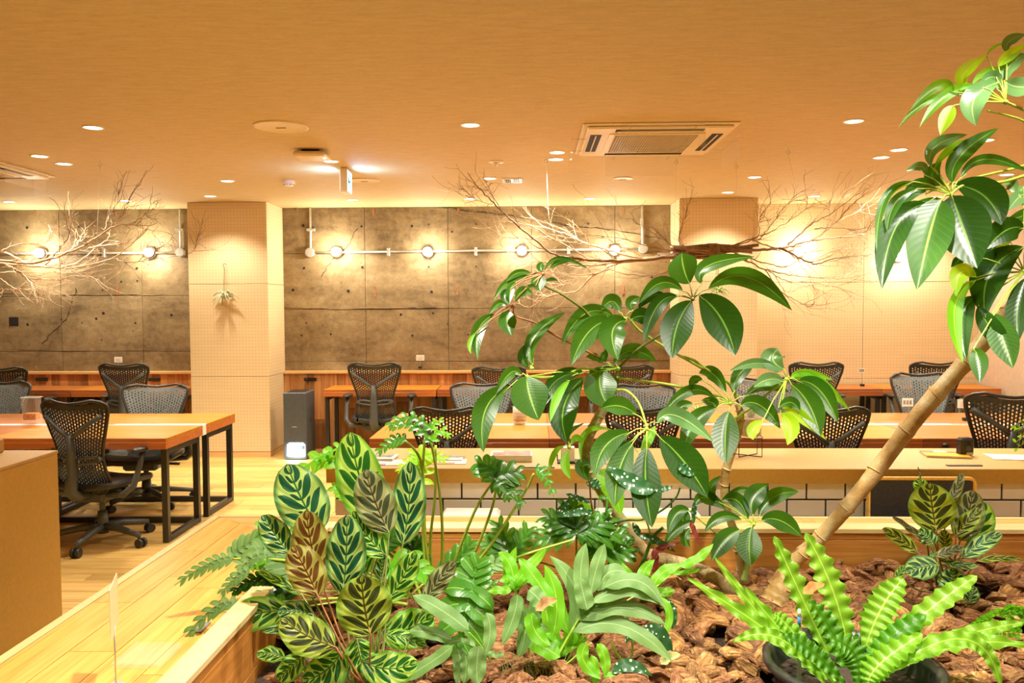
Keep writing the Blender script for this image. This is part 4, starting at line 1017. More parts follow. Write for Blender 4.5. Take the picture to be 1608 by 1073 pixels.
LB = [([(1500,560),(1150,590),(950,590),(800,580),(620,540),(450,400),(330,300),(240,215),(120,90),(60,0)],.020,0),
      ([(1450,560),(1200,570),(1000,520),(830,470),(720,415),(560,360),(430,240)],.016,1),
      ([(1400,570),(1100,590),(900,590),(750,510),(620,440),(480,360),(300,330),(210,335)],.012,1),
      ([(1450,560),(1100,600),(980,640),(880,700),(780,795),(640,810),(600,825),(500,815)],.016,1),
      ([(1100,600),(900,620),(700,620),(560,600),(400,590),(250,470)],.010,1),
      ([(640,815),(560,850),(475,900),(390,870)],.008,1), ([(1000,640),(900,680),(750,680),(610,660)],.010,1),
      ([(240,215),(215,130),(160,40)],.004,0), ([(230,215),(100,180),(20,90)],.004,0), ([(620,440),(450,430),(330,440),(160,350)],.006,1),
      ([(1500,540),(1280,500),(1080,440),(960,430)],.007,0), ([(1560,520),(1470,470),(1490,340),(1510,300)],.008,0),
      ([(1500,520),(1400,480),(1300,380),(1170,345)],.008,0), ([(1400,660),(1250,690),(1080,670),(960,620),(880,500),(830,410)],.008,0),
      ([(1050,600),(960,520),(860,470),(820,400),(690,390),(640,350)],.006,1),([(960,590),(860,640),(740,740),(620,740)],.007,1)]
for i, (pts, r0, pale) in enumerate(LB):
    branch(r, [Z8(*q) for q in pts], r0*.8, m_twig_pale if pale else m_twig, 100+i, 5.85, (-.5, .3, -.2, .5)[i % 4], 9)
RB = [([(0,610),(350,600),(560,590),(720,570),(880,525),(1190,490),(1300,455)],.022,0),
      ([(880,525),(1040,400),(1150,280),(1280,170)],.012,0), ([(700,560),(860,420),(1000,340),(1130,250),(1250,150)],.010,0),
      ([(650,580),(770,640),(900,690),(1050,650),(1300,625)],.014,0), ([(330,620),(560,690),(700,710),(850,620),(1100,560),(1200,540)],.008,0),
      ([(380,655),(560,735),(750,775),(950,790),(1130,790),(1290,755)],.010,0), ([(300,570),(460,510),(590,460),(820,315),(825,240)],.008,0),
      ([(300,570),(490,500),(500,380),(590,260)],.008,0), ([(500,520),(600,400),(700,270),(850,232)],.006,0),
      ([(450,520),(620,580),(820,610),(1000,590),(1320,575)],.008,0), ([(560,730),(690,810),(900,825),(1050,850),(1210,780)],.007,0),
      ([(540,730),(640,870),(780,960),(850,990),(900,960)],.008,0), ([(620,780),(700,890),(830,850),(1000,850)],.005,0), ([(1000,340),(1000,240),(1070,215)],.005,0),
      ([(1040,400),(1200,330),(1320,360)],.005,1), ([(900,440),(1100,440),(1240,470),(1330,350)],.005,1), ([(1090,790),(1200,700),(1250,560)],.005,1)]
for i, (pts, r0, pale) in enumerate(RB):
    branch(r, [Z5(*q) for q in pts], r0*.8, m_twig, 200+i, 6.45 if i in (1,2) else 5.9, (.5, .35, .15, -.4)[i % 4], 9)
# tied centre sticks
for k in range(12):
    R = random.Random(50+k); y0 = R.uniform(-.07,.05); 
    A = at(1030+R.uniform(-5,50), 400+R.uniform(-12,10), 5.9+y0); B = at(1150+R.uniform(-30,45), 398+R.uniform(-14,10), 5.9+y0+R.uniform(-.05,.05))
    mb = MB(); mb.tube([A, A.lerp(B,.5)+Vector((0,0,R.uniform(-.03,.03))), B], [.016*R.uniform(.6,1.2)]*3, 7); obj('stick', mb, m_twig, r)
mb = MB()
for k in range(7):
    x = 1112+k*2.2; c_ = at(x, 397, 5.88)
    mb.tube([c_+Vector((0, .075*cos(a), .065*sin(a))) for a in [j*pi/8 for j in range(17)]], .006, 5)
obj('binding', mb, m_twig, r)
def wires(root, L):
    for hx, hy, bx, by in L:
        h = atz(hx, hy, CEIL); b_ = at(bx, by, h.y)
        mb = MB(); mb.tube([h, (h.x, h.y, CEIL-.02)], .002, 5); mb.tube([(h.x+.012*cos(a), h.y, CEIL-.032+.012*sin(a)) for a in [j*pi/6 for j in range(13)]], .0022, 5); hk = obj('hook', mb, m_metal, root)
        mb = MB(); mb.tube([(h.x, h.y, CEIL-.045), b_], .0010, 5); obj('wire', mb, m_white, root)
wires(r, [(857.6,246,864,392),(1062,248,1058,398),(1156,255,1158,396),(1238,232,1256,325)])
c = at(0, 405, 6.0)
r = thing('branch_bundle', c, 'bundle of pale dry branches hung from the ceiling at the left frame edge', 'branch bundle', 'hanging branch bundles')
Z7 = lambda x, y: (x/5.025, 290+y/5.025)
LL = [([(-500,560),(0,600),(250,620),(480,560),(700,460),(900,330),(1000,315),(1150,325),(1260,300)],.020,1), ([(-400,500),(0,530),(200,610),(350,640),(600,620),(750,500),(850,430),(860,380)],.016,1),
      ([(-400,600),(0,620),(350,650),(600,650),(900,570),(1180,345)],.018,1), ([(0,520),(150,470),(330,465),(440,410)],.010,0), ([(360,640),(480,490),(545,390),(500,230),(390,90)],.008,0),
      ([(830,360),(850,270),(920,150),(933,30)],.006,0), ([(900,320),(970,230),(1030,100)],.006,0), ([(1050,305),(1150,230),(1200,150),(1270,120)],.006,0),
      ([(900,580),(1010,615),(1200,590),(1440,565)],.006,0), ([(1440,565),(1530,520),(1560,430),(1605,270)],.004,0), ([(0,610),(120,670),(210,740),(270,830),(278,890)],.016,1),
      ([(0,690),(200,690),(420,690),(600,690),(740,620)],.008,1), ([(200,740),(450,750),(600,720),(750,740),(860,830)],.009,1), ([(0,740),(150,830),(330,810),(550,875)],.008,1),
      ([(0,820),(100,830),(250,810),(420,780)],.007,1), ([(480,560),(610,470),(640,420),(705,415)],.007,1), ([(700,500),(850,480),(960,465),(1060,450),(1150,350)],.010,1),
      ([(270,830),(330,880),(420,940)],.005,0), ([(380,320),(420,390),(480,490)],.004,0), ([(1240,510),(1310,470),(1380,405)],.004,0)]
for i, (pts, r0, pale) in enumerate(LL):
    branch(r, [Z7(*q) for q in pts], r0*.75, m_twig_pale if pale else m_twig, 300+i, 6.0, (-.5, .3, -.2, .45)[i % 4], 10, .26)
wires(r, [(157,252,152,382)])

# ------------------------------------------------------------------ leaves
def prof_e(t):   # lance / elliptic with pointed tip
    return (max(0, sin(pi*min(1, t**.82)))**.72)*(1 if t < .86 else max(0, 1-(t-.86)/.14*.35))
def prof_w(t):   # wide near the tip (umbrella leaflet)
    if t >= 1: return 0
    return (sin(pi/2*t/.55)**.72 if t < .55 else max(0, cos((t-.55)/.45*pi/2))**.86)
    return (sin(pi*t**1.15*.5+0.0)**.75 if t < .5 else 1)*(1 if t < .62 else max(0, cos((t-.62)/.38*pi/2))**.62)*(1 if t < .93 else .9)*1.0 if False else max(0, min(1, 1.08*sin(pi*(t**1.12))**.62))
def prof_o(t):   # oval (calathea)
    return max(0, sin(pi*t**.95))**.52
def prof_s(t):   # strap
    return min(1, (t/.16)**.6)*(1 if t < .62 else max(0, cos((t-.62)/.38*pi/2))**.75)
def prof_l(t):   # lobe: wide at the joint, rounded tip
    return (.75+.25*sin(pi*min(1, t*1.3)))*(1 if t < .7 else max(0, cos((t-.7)/.3*pi/2))**.6)
def blade(mb, P, hwid, prof, roll=0, fold=.18, wave=0, wf=8, n=14, m=6, upmix=.5, curl=0, ph=0, tipt=1.0):
    a, q, c = P; ctrl = q*2-(a+c)*.5; rows = []
    for i in range(n+1):
        t = i/n; p = a*(1-t)**2+ctrl*2*t*(1-t)+c*t*t; T = ((ctrl-a)*(1-t)+(c-ctrl)*t)
        if T.length < 1e-6: T = c-a
        T.normalize()
        N = (CAM-p).normalized()+Vector((0,0,upmix)); N = N-T*N.dot(T); N.normalize(); S = T.cross(N)
        N2 = N*cos(roll)-S*sin(roll); S2 = S*cos(roll)+N*sin(roll)
        w = hwid*prof(t); row = []
        for j in range(m+1):
            u = -1+2*j/m; z = -fold*0
            z = abs(u)*fold*w - curl*u*u*w
            if wave: z += wave*sin(wf*6.283*t+(ph if u > 0 else ph+1.6))*(abs(u)**1.5)*min(1, 6*t*(1-t)+.3)
            uu = u*(1+ (wave > .008 and .18*sin(wf*6.283*t+(1.2 if u > 0 else 0))*min(1, 4*t)))
            row.append(p+S2*uu*w+N2*z)
        rows.append(row)
    mb.grid(rows)
def P3(L, Y0, Y1=None, slope=.55, mp=None):
    """three pixels (base, middle, tip); parts that point down in the picture come nearer"""
    (bx, by), (mx, my), (tx, ty) = [mp(*q) if mp else q for q in L]
    k = Y0/F*slope
    Y1 = Y0+(by-ty)*k if Y1 is None else Y1
    Ym = Y0+(by-my)*k if slope else (Y0+Y1)/2
    return [at(bx, by, Y0), at(mx, my, (Ym if slope else (Y0+Y1)/2)), at(tx, ty, Y1)]
def mid(b_, t_, bend=0.0):
    x = (b_[0]+t_[0])/2; y = (b_[1]+t_[1])/2; dx, dy = t_[0]-b_[0], t_[1]-b_[1]; return (x-dy*bend, y+dx*bend)
def stalk(name, pts, Ys, r, mat, parent, mp=None):
    pts = [mp(*q) if mp else q for q in pts]; n = len(pts)
    if not isinstance(Ys, (list, tuple)): Ys = [Ys]*n
    if len(Ys) == 2: Ys = [Ys[0]+(Ys[1]-Ys[0])*i/(n-1) for i in range(n)]
    P = [at(x, y, Y) for (x, y), Y in zip(pts, Ys)]
    if not isinstance(r, (list, tuple)): r = (r, r*.8)
    N = 5*n; mb = MB(); mb.tube([bez(P, i/N) for i in range(N+1)], [r[0]+(r[1]-r[0])*i/N for i in range(N+1)], 7)
    return obj(name, mb, mat, parent)
def zmap(x0, y0, s): return lambda x, y: (x0+x/s, y0+y/s)
def cluster(parent, hub, Y, leaves, mp, petiole=m_stalk, lr=.0026, prof=prof_w, slope=.55):
    """whorl of leaflets: (bx,by, mx,my, tx,ty, width, mat[, roll])"""
    h = at(*mp(*hub), Y); s = mp(1, 0)[0]-mp(0, 0)[0]
    mb = MB(); mb.lathe([(.001,-.008),(.007,-.004),(.008,.003),(.001,.008)], 8, h); hb = obj('leaf_stalk', mb, petiole, parent)
    for i, L in enumerate(leaves):
        bx, by, mx, my, tx, ty, w, mt = L[:8]; roll = L[8] if len(L) > 8 else 0
        Pp = P3([(bx,by),(mx,my),(tx,ty)], Y+(hub[1]-by)*s*Y/F*slope+.004*((i*7) % 5-2), None, slope, mp)
        mb = MB(); mb.cur = 0
        blade(mb, Pp, w*1.12*s*Y/F/2/max(.5, cos(roll)), prof, roll, .20, 0, 8, 16, 6, .15)
        lf = obj('leaflet', mb, m_lf[mt], hb)
        mb = MB(); mb.tube([h, h.lerp(Pp[0], .6)+Vector((0,0,.008)), Pp[0], Pp[0].lerp(Pp[1], .25)-Vector((0,0,.001))], [lr, lr*.8, lr*.75, lr*.4], 6); obj('petiolule', mb, petiole, hb)
    return hb
def trunk(parent, pts, Ys, rads, mat, name='trunk', rings=True):
    n = len(pts); P = [at(x, y, Y) for (x, y), Y in zip(pts, Ys)]; N = 12*n; R = random.Random(n)
    C, RR = [], []
    for i in range(N+1):
        t = i/N; x = t*(n-1); k = min(int(x), n-2); f = x-k; rr = rads[k]+(rads[k+1]-rads[k])*f
        p = bez(P, t); C.append(p); g = (i % 8)
        RR.append(rr*(1.10 if rings and g == 0 else 1.04 if rings and g == 7 else 1.0)*(1+R.uniform(-.03,.03)))
    mb = MB(); mb.tube(C, RR, 14); tr = obj(name, mb, mat, parent)
    if rings:
        for i in range(8, N, 8):
            mb = MB()
            T = (C[i]-C[i-1]).normalized(); u = T.orthogonal().normalized(); s_ = T.cross(u); rr = RR[i]*1.0
            a0 = R.uniform(0, 6); tilt = R.uniform(-.3,.3)
            mb.tube([C[i]+(u*cos(a0+a)+s_*sin(a0+a))*rr+T*tilt*rr*sin(a) for a in [j*2*pi/18 for j in range(15)]], [.002+.0015*sin(j*pi/14) for j in range(15)], 5, cap=False)
            obj('leaf_scar', mb, mat, tr)
    return tr

# ---- tree 1: umbrella tree with the bent trunk
YT = 2.95
r = thing('umbrella_tree', atz(1150, 935, .50), 'umbrella tree whose pale bent trunk lies along the planter and rises behind the fern', 'tree', 'umbrella trees in the planter')
trunk(r, [(1165,945),(1120,905),(1060,882),(1020,873),(985,830),(950,780),(928,740),(921,700),(935,665),(950,640)], [2.97,3.0,3.02,3.02,3.0,2.98,2.97,2.96,2.95,2.95], [.022,.022,.023,.024,.022,.021,.020,.020,.019,.017], m_trunk)
trunk(r, [(950,640),(962,615),(970,590),(974,575)], [2.95]*4, [.016,.013,.012,.009], m_stalk_d, 'green_top', False)
z2 = zmap(850,400,3.573); z4 = zmap(720,380,5.365); z5 = zmap(740,560,5.365); z6 = zmap(960,560,5.365); z3 = zmap(800,650,3.573)
stalk('branch', [(430,640),(545,530),(690,430),(850,250)], (2.95,2.85), (.006,.004), m_stalk_d, r, z2)
stalk('branch', [(1240,1010),(1225,790),(1080,600),(1000,530),(850,430),(705,360),(700,275)], (2.95,2.75), (.006,.003), m_stalk_d, r, z4)
stalk('branch', [(1300,1050),(1230,1000),(1000,880),(800,780),(640,680),(480,625),(462,545)], (2.95,2.8), (.005,.003), m_stalk_r, r, z4)
stalk('branch', [(1180,160),(1050,120),(940,100),(820,140),(630,180),(470,170)], (2.93,2.75), (.005,.0035), m_stalk, r, z5)
stalk('branch', [(420,760),(480,765),(545,830),(590,960)], (2.92,2.78), (.005,.004), m_stalk_y, r, z2)
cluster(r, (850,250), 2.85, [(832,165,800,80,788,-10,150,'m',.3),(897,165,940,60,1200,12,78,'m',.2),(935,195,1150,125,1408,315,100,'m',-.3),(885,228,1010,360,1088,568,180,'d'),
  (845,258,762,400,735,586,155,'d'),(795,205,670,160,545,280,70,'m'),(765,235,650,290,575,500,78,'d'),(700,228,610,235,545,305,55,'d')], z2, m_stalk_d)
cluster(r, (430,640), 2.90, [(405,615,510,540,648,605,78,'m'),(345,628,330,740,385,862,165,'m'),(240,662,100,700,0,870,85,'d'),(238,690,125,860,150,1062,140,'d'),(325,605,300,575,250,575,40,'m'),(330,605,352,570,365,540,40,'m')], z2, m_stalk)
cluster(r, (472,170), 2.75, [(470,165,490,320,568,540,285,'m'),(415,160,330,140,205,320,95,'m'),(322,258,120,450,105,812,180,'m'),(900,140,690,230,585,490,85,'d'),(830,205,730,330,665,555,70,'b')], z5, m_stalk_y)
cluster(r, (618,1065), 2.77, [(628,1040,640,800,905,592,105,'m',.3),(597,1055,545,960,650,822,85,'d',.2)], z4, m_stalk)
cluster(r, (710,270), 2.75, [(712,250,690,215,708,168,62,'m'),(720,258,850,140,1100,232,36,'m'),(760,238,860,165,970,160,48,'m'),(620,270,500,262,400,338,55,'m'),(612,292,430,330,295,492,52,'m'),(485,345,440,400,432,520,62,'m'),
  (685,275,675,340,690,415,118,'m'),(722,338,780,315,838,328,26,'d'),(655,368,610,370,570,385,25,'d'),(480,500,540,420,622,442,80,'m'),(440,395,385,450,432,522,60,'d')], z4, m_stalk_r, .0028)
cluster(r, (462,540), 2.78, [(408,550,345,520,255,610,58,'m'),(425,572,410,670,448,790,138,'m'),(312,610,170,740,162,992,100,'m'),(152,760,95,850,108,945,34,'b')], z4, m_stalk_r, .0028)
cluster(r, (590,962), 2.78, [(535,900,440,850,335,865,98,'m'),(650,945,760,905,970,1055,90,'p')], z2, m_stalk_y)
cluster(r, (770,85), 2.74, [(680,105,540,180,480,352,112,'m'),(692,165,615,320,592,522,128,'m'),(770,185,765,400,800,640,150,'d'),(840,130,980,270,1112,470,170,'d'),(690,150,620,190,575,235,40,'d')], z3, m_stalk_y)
stalk('young_shoot', [(975,680),(900,670),(860,700),(825,760)], (2.93,2.85), .002, m_stalk_y, r, z5)
cluster(r, (825,765), 2.85, [(780,760,700,820,650,1000,45,'b'),(820,790,790,900,835,1032,72,'b'),(850,745,880,690,950,715,60,'b'),(820,735,830,640,960,560,34,'m')], z5, m_stalk_y, .002)
cluster(r, (430,1010), 2.9, [(400,985,250,1000,225,1170,30,'b'),(560,430+700,600,1040,640,960,50,'b')], z2, m_stalk_y, .002)
# ---- tree 2
r = thing('umbrella_tree', atz(1165, 905, .50), 'small upright umbrella tree with a slim trunk in the middle of the planter', 'tree', 'umbrella trees in the planter')
trunk(r, [(1168,915),(1162,870),(1148,820),(1138,780),(1140,740),(1155,690),(1163,655),(1158,635)], [3.12,3.1,3.08,3.05,3.03,3.0,2.98,2.98], [.021,.020,.016,.015,.016,.017,.014,.010], m_trunk_tan)
stalk('branch', [(1000,400),(970,370),(780,300),(500,240),(240,205),(40,178)], (2.95,2.94), (.0055,.005), m_stalk_y, r, z6)
stalk('branch', [(1060,350),(990,230),(920,180),(780,95),(690,30),(570,-5)], (2.98,2.94), (.0055,.005), m_stalk_y, r, z6)
stalk('branch', [(990,503),(1005,520),(1040,543),(1105,580)], (2.9,2.94), (.005,.005), m_stalk_y, r)
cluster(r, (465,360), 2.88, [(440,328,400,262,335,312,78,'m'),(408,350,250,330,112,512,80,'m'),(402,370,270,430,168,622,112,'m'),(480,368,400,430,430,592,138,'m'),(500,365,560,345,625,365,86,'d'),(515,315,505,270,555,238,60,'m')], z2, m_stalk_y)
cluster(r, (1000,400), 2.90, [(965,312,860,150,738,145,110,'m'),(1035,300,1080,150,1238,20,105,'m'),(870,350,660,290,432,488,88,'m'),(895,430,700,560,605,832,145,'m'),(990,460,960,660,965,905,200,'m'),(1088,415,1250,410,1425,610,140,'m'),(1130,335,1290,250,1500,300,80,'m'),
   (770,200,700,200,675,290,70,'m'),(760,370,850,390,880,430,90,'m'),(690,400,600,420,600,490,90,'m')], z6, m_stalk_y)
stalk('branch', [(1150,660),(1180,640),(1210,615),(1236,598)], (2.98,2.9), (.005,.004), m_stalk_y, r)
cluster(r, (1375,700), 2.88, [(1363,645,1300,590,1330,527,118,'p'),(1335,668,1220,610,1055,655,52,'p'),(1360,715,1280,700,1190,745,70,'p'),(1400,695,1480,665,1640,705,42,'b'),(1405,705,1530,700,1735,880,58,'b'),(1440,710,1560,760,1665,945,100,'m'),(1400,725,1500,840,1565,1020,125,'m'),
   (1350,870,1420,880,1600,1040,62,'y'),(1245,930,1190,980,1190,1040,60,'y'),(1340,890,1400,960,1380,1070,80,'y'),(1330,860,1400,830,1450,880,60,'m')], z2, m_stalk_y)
# seedling
r = thing('umbrella_tree', atz(1160, 915, .50), 'young low umbrella tree seedling with small round leaf whorls against the rear board', 'tree', 'umbrella trees in the planter')
trunk(r, [(1168,912),(1172,890),(1168,862)], [3.0,3.0,2.98], [.012,.013,.008], m_stalk_d, 'stem', False)
stalk('branch', [(1168,870),(1172,850),(1183,826)], (2.98,2.9), (.004,.003), m_stalk_y, r)
stalk('branch', [(1168,870),(1150,858),(1115,830),(1085,805)], (2.98,2.9), (.004,.003), m_stalk_y, r)
cluster(r, (1370,620), 2.88, [(1365,575,1370,470,1455,396,100,'m'),(1400,578,1480,470,1625,438,80,'m'),(1412,600,1520,600,1640,690,98,'m'),(1360,635,1345,740,1355,852,125,'m'),(1295,650,1210,710,1135,830,98,'m'),(1305,600,1190,580,1095,665,58,'m'),(1338,600,1280,490,1190,490,78,'m'),(1185,490,1290,430,1372,445,36,'m'),(1180,500,1130,430,1190,345,50,'m')], z3, m_stalk_y)
cluster(r, (1030,560), 2.9, [(1010,545,940,560,890,680,70,'m'),(1040,520,1100,470,1215,540,70,'m'),(960,530,970,580,975,650,80,'m'),(1040,600,940,650,870,740,50,'m'),(1015,640,985,700,1015,750,50,'m')], z3, m_stalk, .003)
# ---- tree 3: tall tree with the leaning tan trunk
r = thing('umbrella_tree', atz(1225, 935, .50), 'tall umbrella tree with a thick tan trunk leaning to the right', 'tree', 'umbrella trees in the planter')
trunk(r, [(1205,970),(1222,930),(1245,885),(1290,842),(1360,760),(1440,655),(1515,570),(1577,500),(1608,462),(1660,400)], [2.9,2.92,2.92,2.88,2.82,2.76,2.72,2.68,2.66,2.6], [.048,.046,.028,.025,.027,.029,.028,.027,.026,.025], m_trunk_tan)
trunk(r, [(1660,402),(1668,350),(1655,290),(1645,235),(1640,190)], [2.6,2.6,2.6,2.6,2.58], [.024,.018,.014,.011,.006], m_stalk_d, 'green_top', False)
zA = zmap(1350,200,5.364); zC = zmap(1400,0,5.365); zD = zmap(1350,380,5.364)
stalk('branch', [(1640,520),(1500,380),(1384,410),(1175,465),(900,480),(770,560)], (2.6,2.5), (.006,.004), m_stalk_y, r, zA)
stalk('branch', [(1610,420),(1450,320),(1270,355),(1030,410),(860,455),(700,495),(560,560)], (2.62,2.5), (.005,.003), m_stalk_y, r, zA)
stalk('branch', [(1290,1020),(1116,930),(960,860)], (2.6,2.45), (.006,.004), m_stalk_y, r, zC)
stalk('branch', [(1310,1180),(1116,1025),(980,975),(810,935)], (2.6,2.5), (.004,.003), m_stalk_y, r, zC)
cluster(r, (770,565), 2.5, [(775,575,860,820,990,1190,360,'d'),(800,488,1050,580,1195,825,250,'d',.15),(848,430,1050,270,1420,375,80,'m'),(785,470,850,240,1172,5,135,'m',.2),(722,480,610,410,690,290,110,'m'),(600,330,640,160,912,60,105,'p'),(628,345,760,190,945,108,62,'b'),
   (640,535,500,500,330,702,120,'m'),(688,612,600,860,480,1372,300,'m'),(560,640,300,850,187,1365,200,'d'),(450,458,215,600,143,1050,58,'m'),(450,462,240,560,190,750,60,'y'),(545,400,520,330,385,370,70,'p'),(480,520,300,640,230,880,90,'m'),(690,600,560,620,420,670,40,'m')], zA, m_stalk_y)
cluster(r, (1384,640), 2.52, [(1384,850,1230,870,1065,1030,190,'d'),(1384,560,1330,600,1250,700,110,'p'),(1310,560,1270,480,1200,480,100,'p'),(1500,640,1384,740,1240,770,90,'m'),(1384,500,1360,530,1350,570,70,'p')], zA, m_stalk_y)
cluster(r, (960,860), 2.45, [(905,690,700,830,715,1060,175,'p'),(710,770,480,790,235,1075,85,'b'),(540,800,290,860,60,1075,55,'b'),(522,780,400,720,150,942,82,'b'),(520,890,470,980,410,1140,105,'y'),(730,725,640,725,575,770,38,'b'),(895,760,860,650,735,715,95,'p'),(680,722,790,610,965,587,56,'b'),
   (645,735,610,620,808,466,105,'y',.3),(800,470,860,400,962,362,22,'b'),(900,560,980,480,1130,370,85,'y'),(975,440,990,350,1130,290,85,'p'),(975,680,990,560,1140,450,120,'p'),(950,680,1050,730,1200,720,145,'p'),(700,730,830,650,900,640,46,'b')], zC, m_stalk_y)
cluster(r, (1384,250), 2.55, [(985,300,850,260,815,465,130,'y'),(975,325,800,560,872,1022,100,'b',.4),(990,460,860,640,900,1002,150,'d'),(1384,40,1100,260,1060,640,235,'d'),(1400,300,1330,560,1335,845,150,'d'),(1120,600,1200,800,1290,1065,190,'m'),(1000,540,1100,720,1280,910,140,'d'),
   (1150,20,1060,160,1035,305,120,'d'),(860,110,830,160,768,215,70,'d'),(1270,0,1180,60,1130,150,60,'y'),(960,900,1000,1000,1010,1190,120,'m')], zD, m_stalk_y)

# ---- calatheas
def calathea(label, crown, Yc_, leaves, mp, prof=prof_o):
    c0 = crown; r = thing('calathea', c0, label, 'calathea', 'calatheas in the planter'); s = mp(1,0)[0]-mp(0,0)[0]
    R = random.Random(5)
    for L in leaves:
        bx, by, tx, ty, w, mt = L[:6]; bend = L[6] if len(L) > 6 else .04; Y = L[7] if len(L) > 7 else Yc_+R.uniform(-.10,.10); roll = L[8] if len(L) > 8 else 0
        P = P3([(bx,by), mid((bx,by),(tx,ty),bend), (tx,ty)], Y, None, .22, mp)
        mb = MB(); blade(mb, P, w*1.2*s*Y/F/2, prof, roll, .10, .006, 2.5, 18, 8, .35, curl=.12, ph=R.uniform(0,6))
        mb2 = MB(); q = c0+Vector((R.uniform(-.04,.04), R.uniform(-.03,.03), 0))
        mb2.tube([q, q.lerp(P[0], .6)+Vector((0,0,-.02)), P[0], P[0].lerp(P[1], .3)], [.0035,.003,.0026,.001], 6)
        st = obj('stalk', mb2, m_stalk_r if mt in 'or' else m_stalk_d, r)
        obj('leaf', mb, m_cal[mt], st)
    return r
z7 = zmap(400,650,2.536)
calathea('large clump of calathea with pale green leaves painted with dark blotches at lower left', atz(575, 1100, .50), 2.32, [
 (262,472,128,200,175,'g',-.03,2.42),(135,560,28,405,98,'g',0,2.40),(262,660,205,383,128,'r',-.03,2.30),(252,728,148,525,128,'r',.02,2.22),(350,718,366,403,138,'g',.02,2.26),(490,460,378,72,160,'b',-.03,2.5),(425,410,332,132,90,'b',.06,2.56),
 (535,475,440,222,138,'m',-.03,2.36),(525,568,392,388,100,'b',-.06,2.34),(590,522,618,190,118,'g',.03,2.4),(442,642,432,425,80,'b',-.02,2.34),(462,885,425,643,190,'o',-.03,2.12),(322,930,103,815,135,'o',-.05,2.14),(135,785,-137,845,118,'b',.06,2.42),(230,800,90,790,80,'g',.05,2.3),
 (345,950,185,1065,140,'b',-.12,2.15),(425,985,650,985,120,'b',.14,2.14),(405,895,432,1032,100,'b',0,2.2),(505,872,710,800,135,'b',.1,2.3),(528,748,640,548,90,'b',.03,2.28),(680,752,802,590,72,'m',-.05,2.3),(118,975,6,962,55,'b',.1,2.2),(195,965,88,1062,85,'b',0,2.18),
 (380,1005,240,1085,85,'g',0,2.15),(188,722,12,628,34,'b',.03,2.4),(520,880,682,925,58,'b',-.05,2.25),(500,665,512,555,52,'g',0,2.36),(330,900,28,870,50,'g',.1,2.3),(560,800,700,830,70,'g',.05,2.35)], z7)
z8 = zmap(1200,650,3.576)
calathea('smaller clump of calathea standing alone on the bark at right', atz(1478, 930, .50), 2.95, [
 (968,660,930,388,205,'o',-.02,2.9),(1100,715,1172,428,140,'m',.03,2.93),(1140,722,1222,488,150,'b',.06,2.98),(1075,690,1218,532,78,'o',-.02,2.88),(1030,515,1112,328,48,'m',.05,2.98),(890,440,866,362,66,'b',0,2.98),(880,375,864,296,9,'m',0,2.98),
 (940,745,718,575,32,'m',.02,2.9),(862,782,662,645,70,'o',.04,2.86),(950,738,865,655,88,'g',.1,2.9),(980,850,795,895,118,'g',.05,2.82),(1112,810,1335,668,82,'g',-.03,2.86),(1190,828,1458,822,32,'o',-.05,2.85),(985,820,1202,855,42,'g',.05,2.85),
 (1060,1010,1060,868,130,'g',0,2.84),(1150,1065,1175,965,70,'g',0,2.86),(960,800,1120,745,50,'m',0,2.84),(1020,760,1010,650,60,'o',0,2.95),(955,800,930,790,60,'g',0,2.9),(740,930,790,850,40,'b',0,2.85)], z8)

# ---- lobed leaves
def lobed(mb, L, Y, w, mp, nl=5, lobe_w=.44, ang=60, slope=.4, prof=prof_e, sweep=1.0, wavy=.0, core=.42):
    """midrib with finger lobes on both sides"""
    s = mp(1,0)[0]-mp(0,0)[0]; P = P3(L, Y, None, slope, mp); hwid = w*s*Y/F/2
    a, q, c = P; ctrl = q*2-(a+c)*.5; Ltot = (c-a).length
    blade(mb, [a, q, c], hwid*core, lambda t: max(.05, (1-t)**.5*(.6+.4*sin(pi*min(1,t*2))) if t < .95 else .1), 0, .15, 0, 8, 10, 4, .45)
    for k in range(nl):
        t = .04+.80*k/(nl-1 or 1); p = a*(1-t)**2+ctrl*2*t*(1-t)+c*t*t; T = ((ctrl-a)*(1-t)+(c-ctrl)*t).normalized()
        N = ((CAM-p).normalized()+Vector((0,0,.45))); N = (N-T*N.dot(T)).normalized(); S = T.cross(N)
        ll = hwid*(1.05-.15*abs(t-.3)*2-.35*max(0,t-.5))*(1.15+.25*(ang < 56))
        for sd in (-1, 1):
            ll *= 1+.12*sin(k*2.1+sd*1.7)
            an = radians(ang*(1.25-.75*t*sweep)); d = (T*cos(an)+S*sd*sin(an))
            e = p+d*ll+Vector((0,0,-.12*ll)); m_ = p+d*ll*.55+(S*sd)*ll*.06+Vector((0,0,.04*ll))
            blade(mb, [p-d*ll*.08, m_, e], min(ll*lobe_w*.5, Ltot/nl*.78), (lambda tt: (.85+.3*sin(pi*min(1, tt*1.2)))*(1 if tt < .45 else max(0, cos((tt-.45)/.55*pi/2))**.8)), 0, .12, wavy, 3, 8, 4, .5)
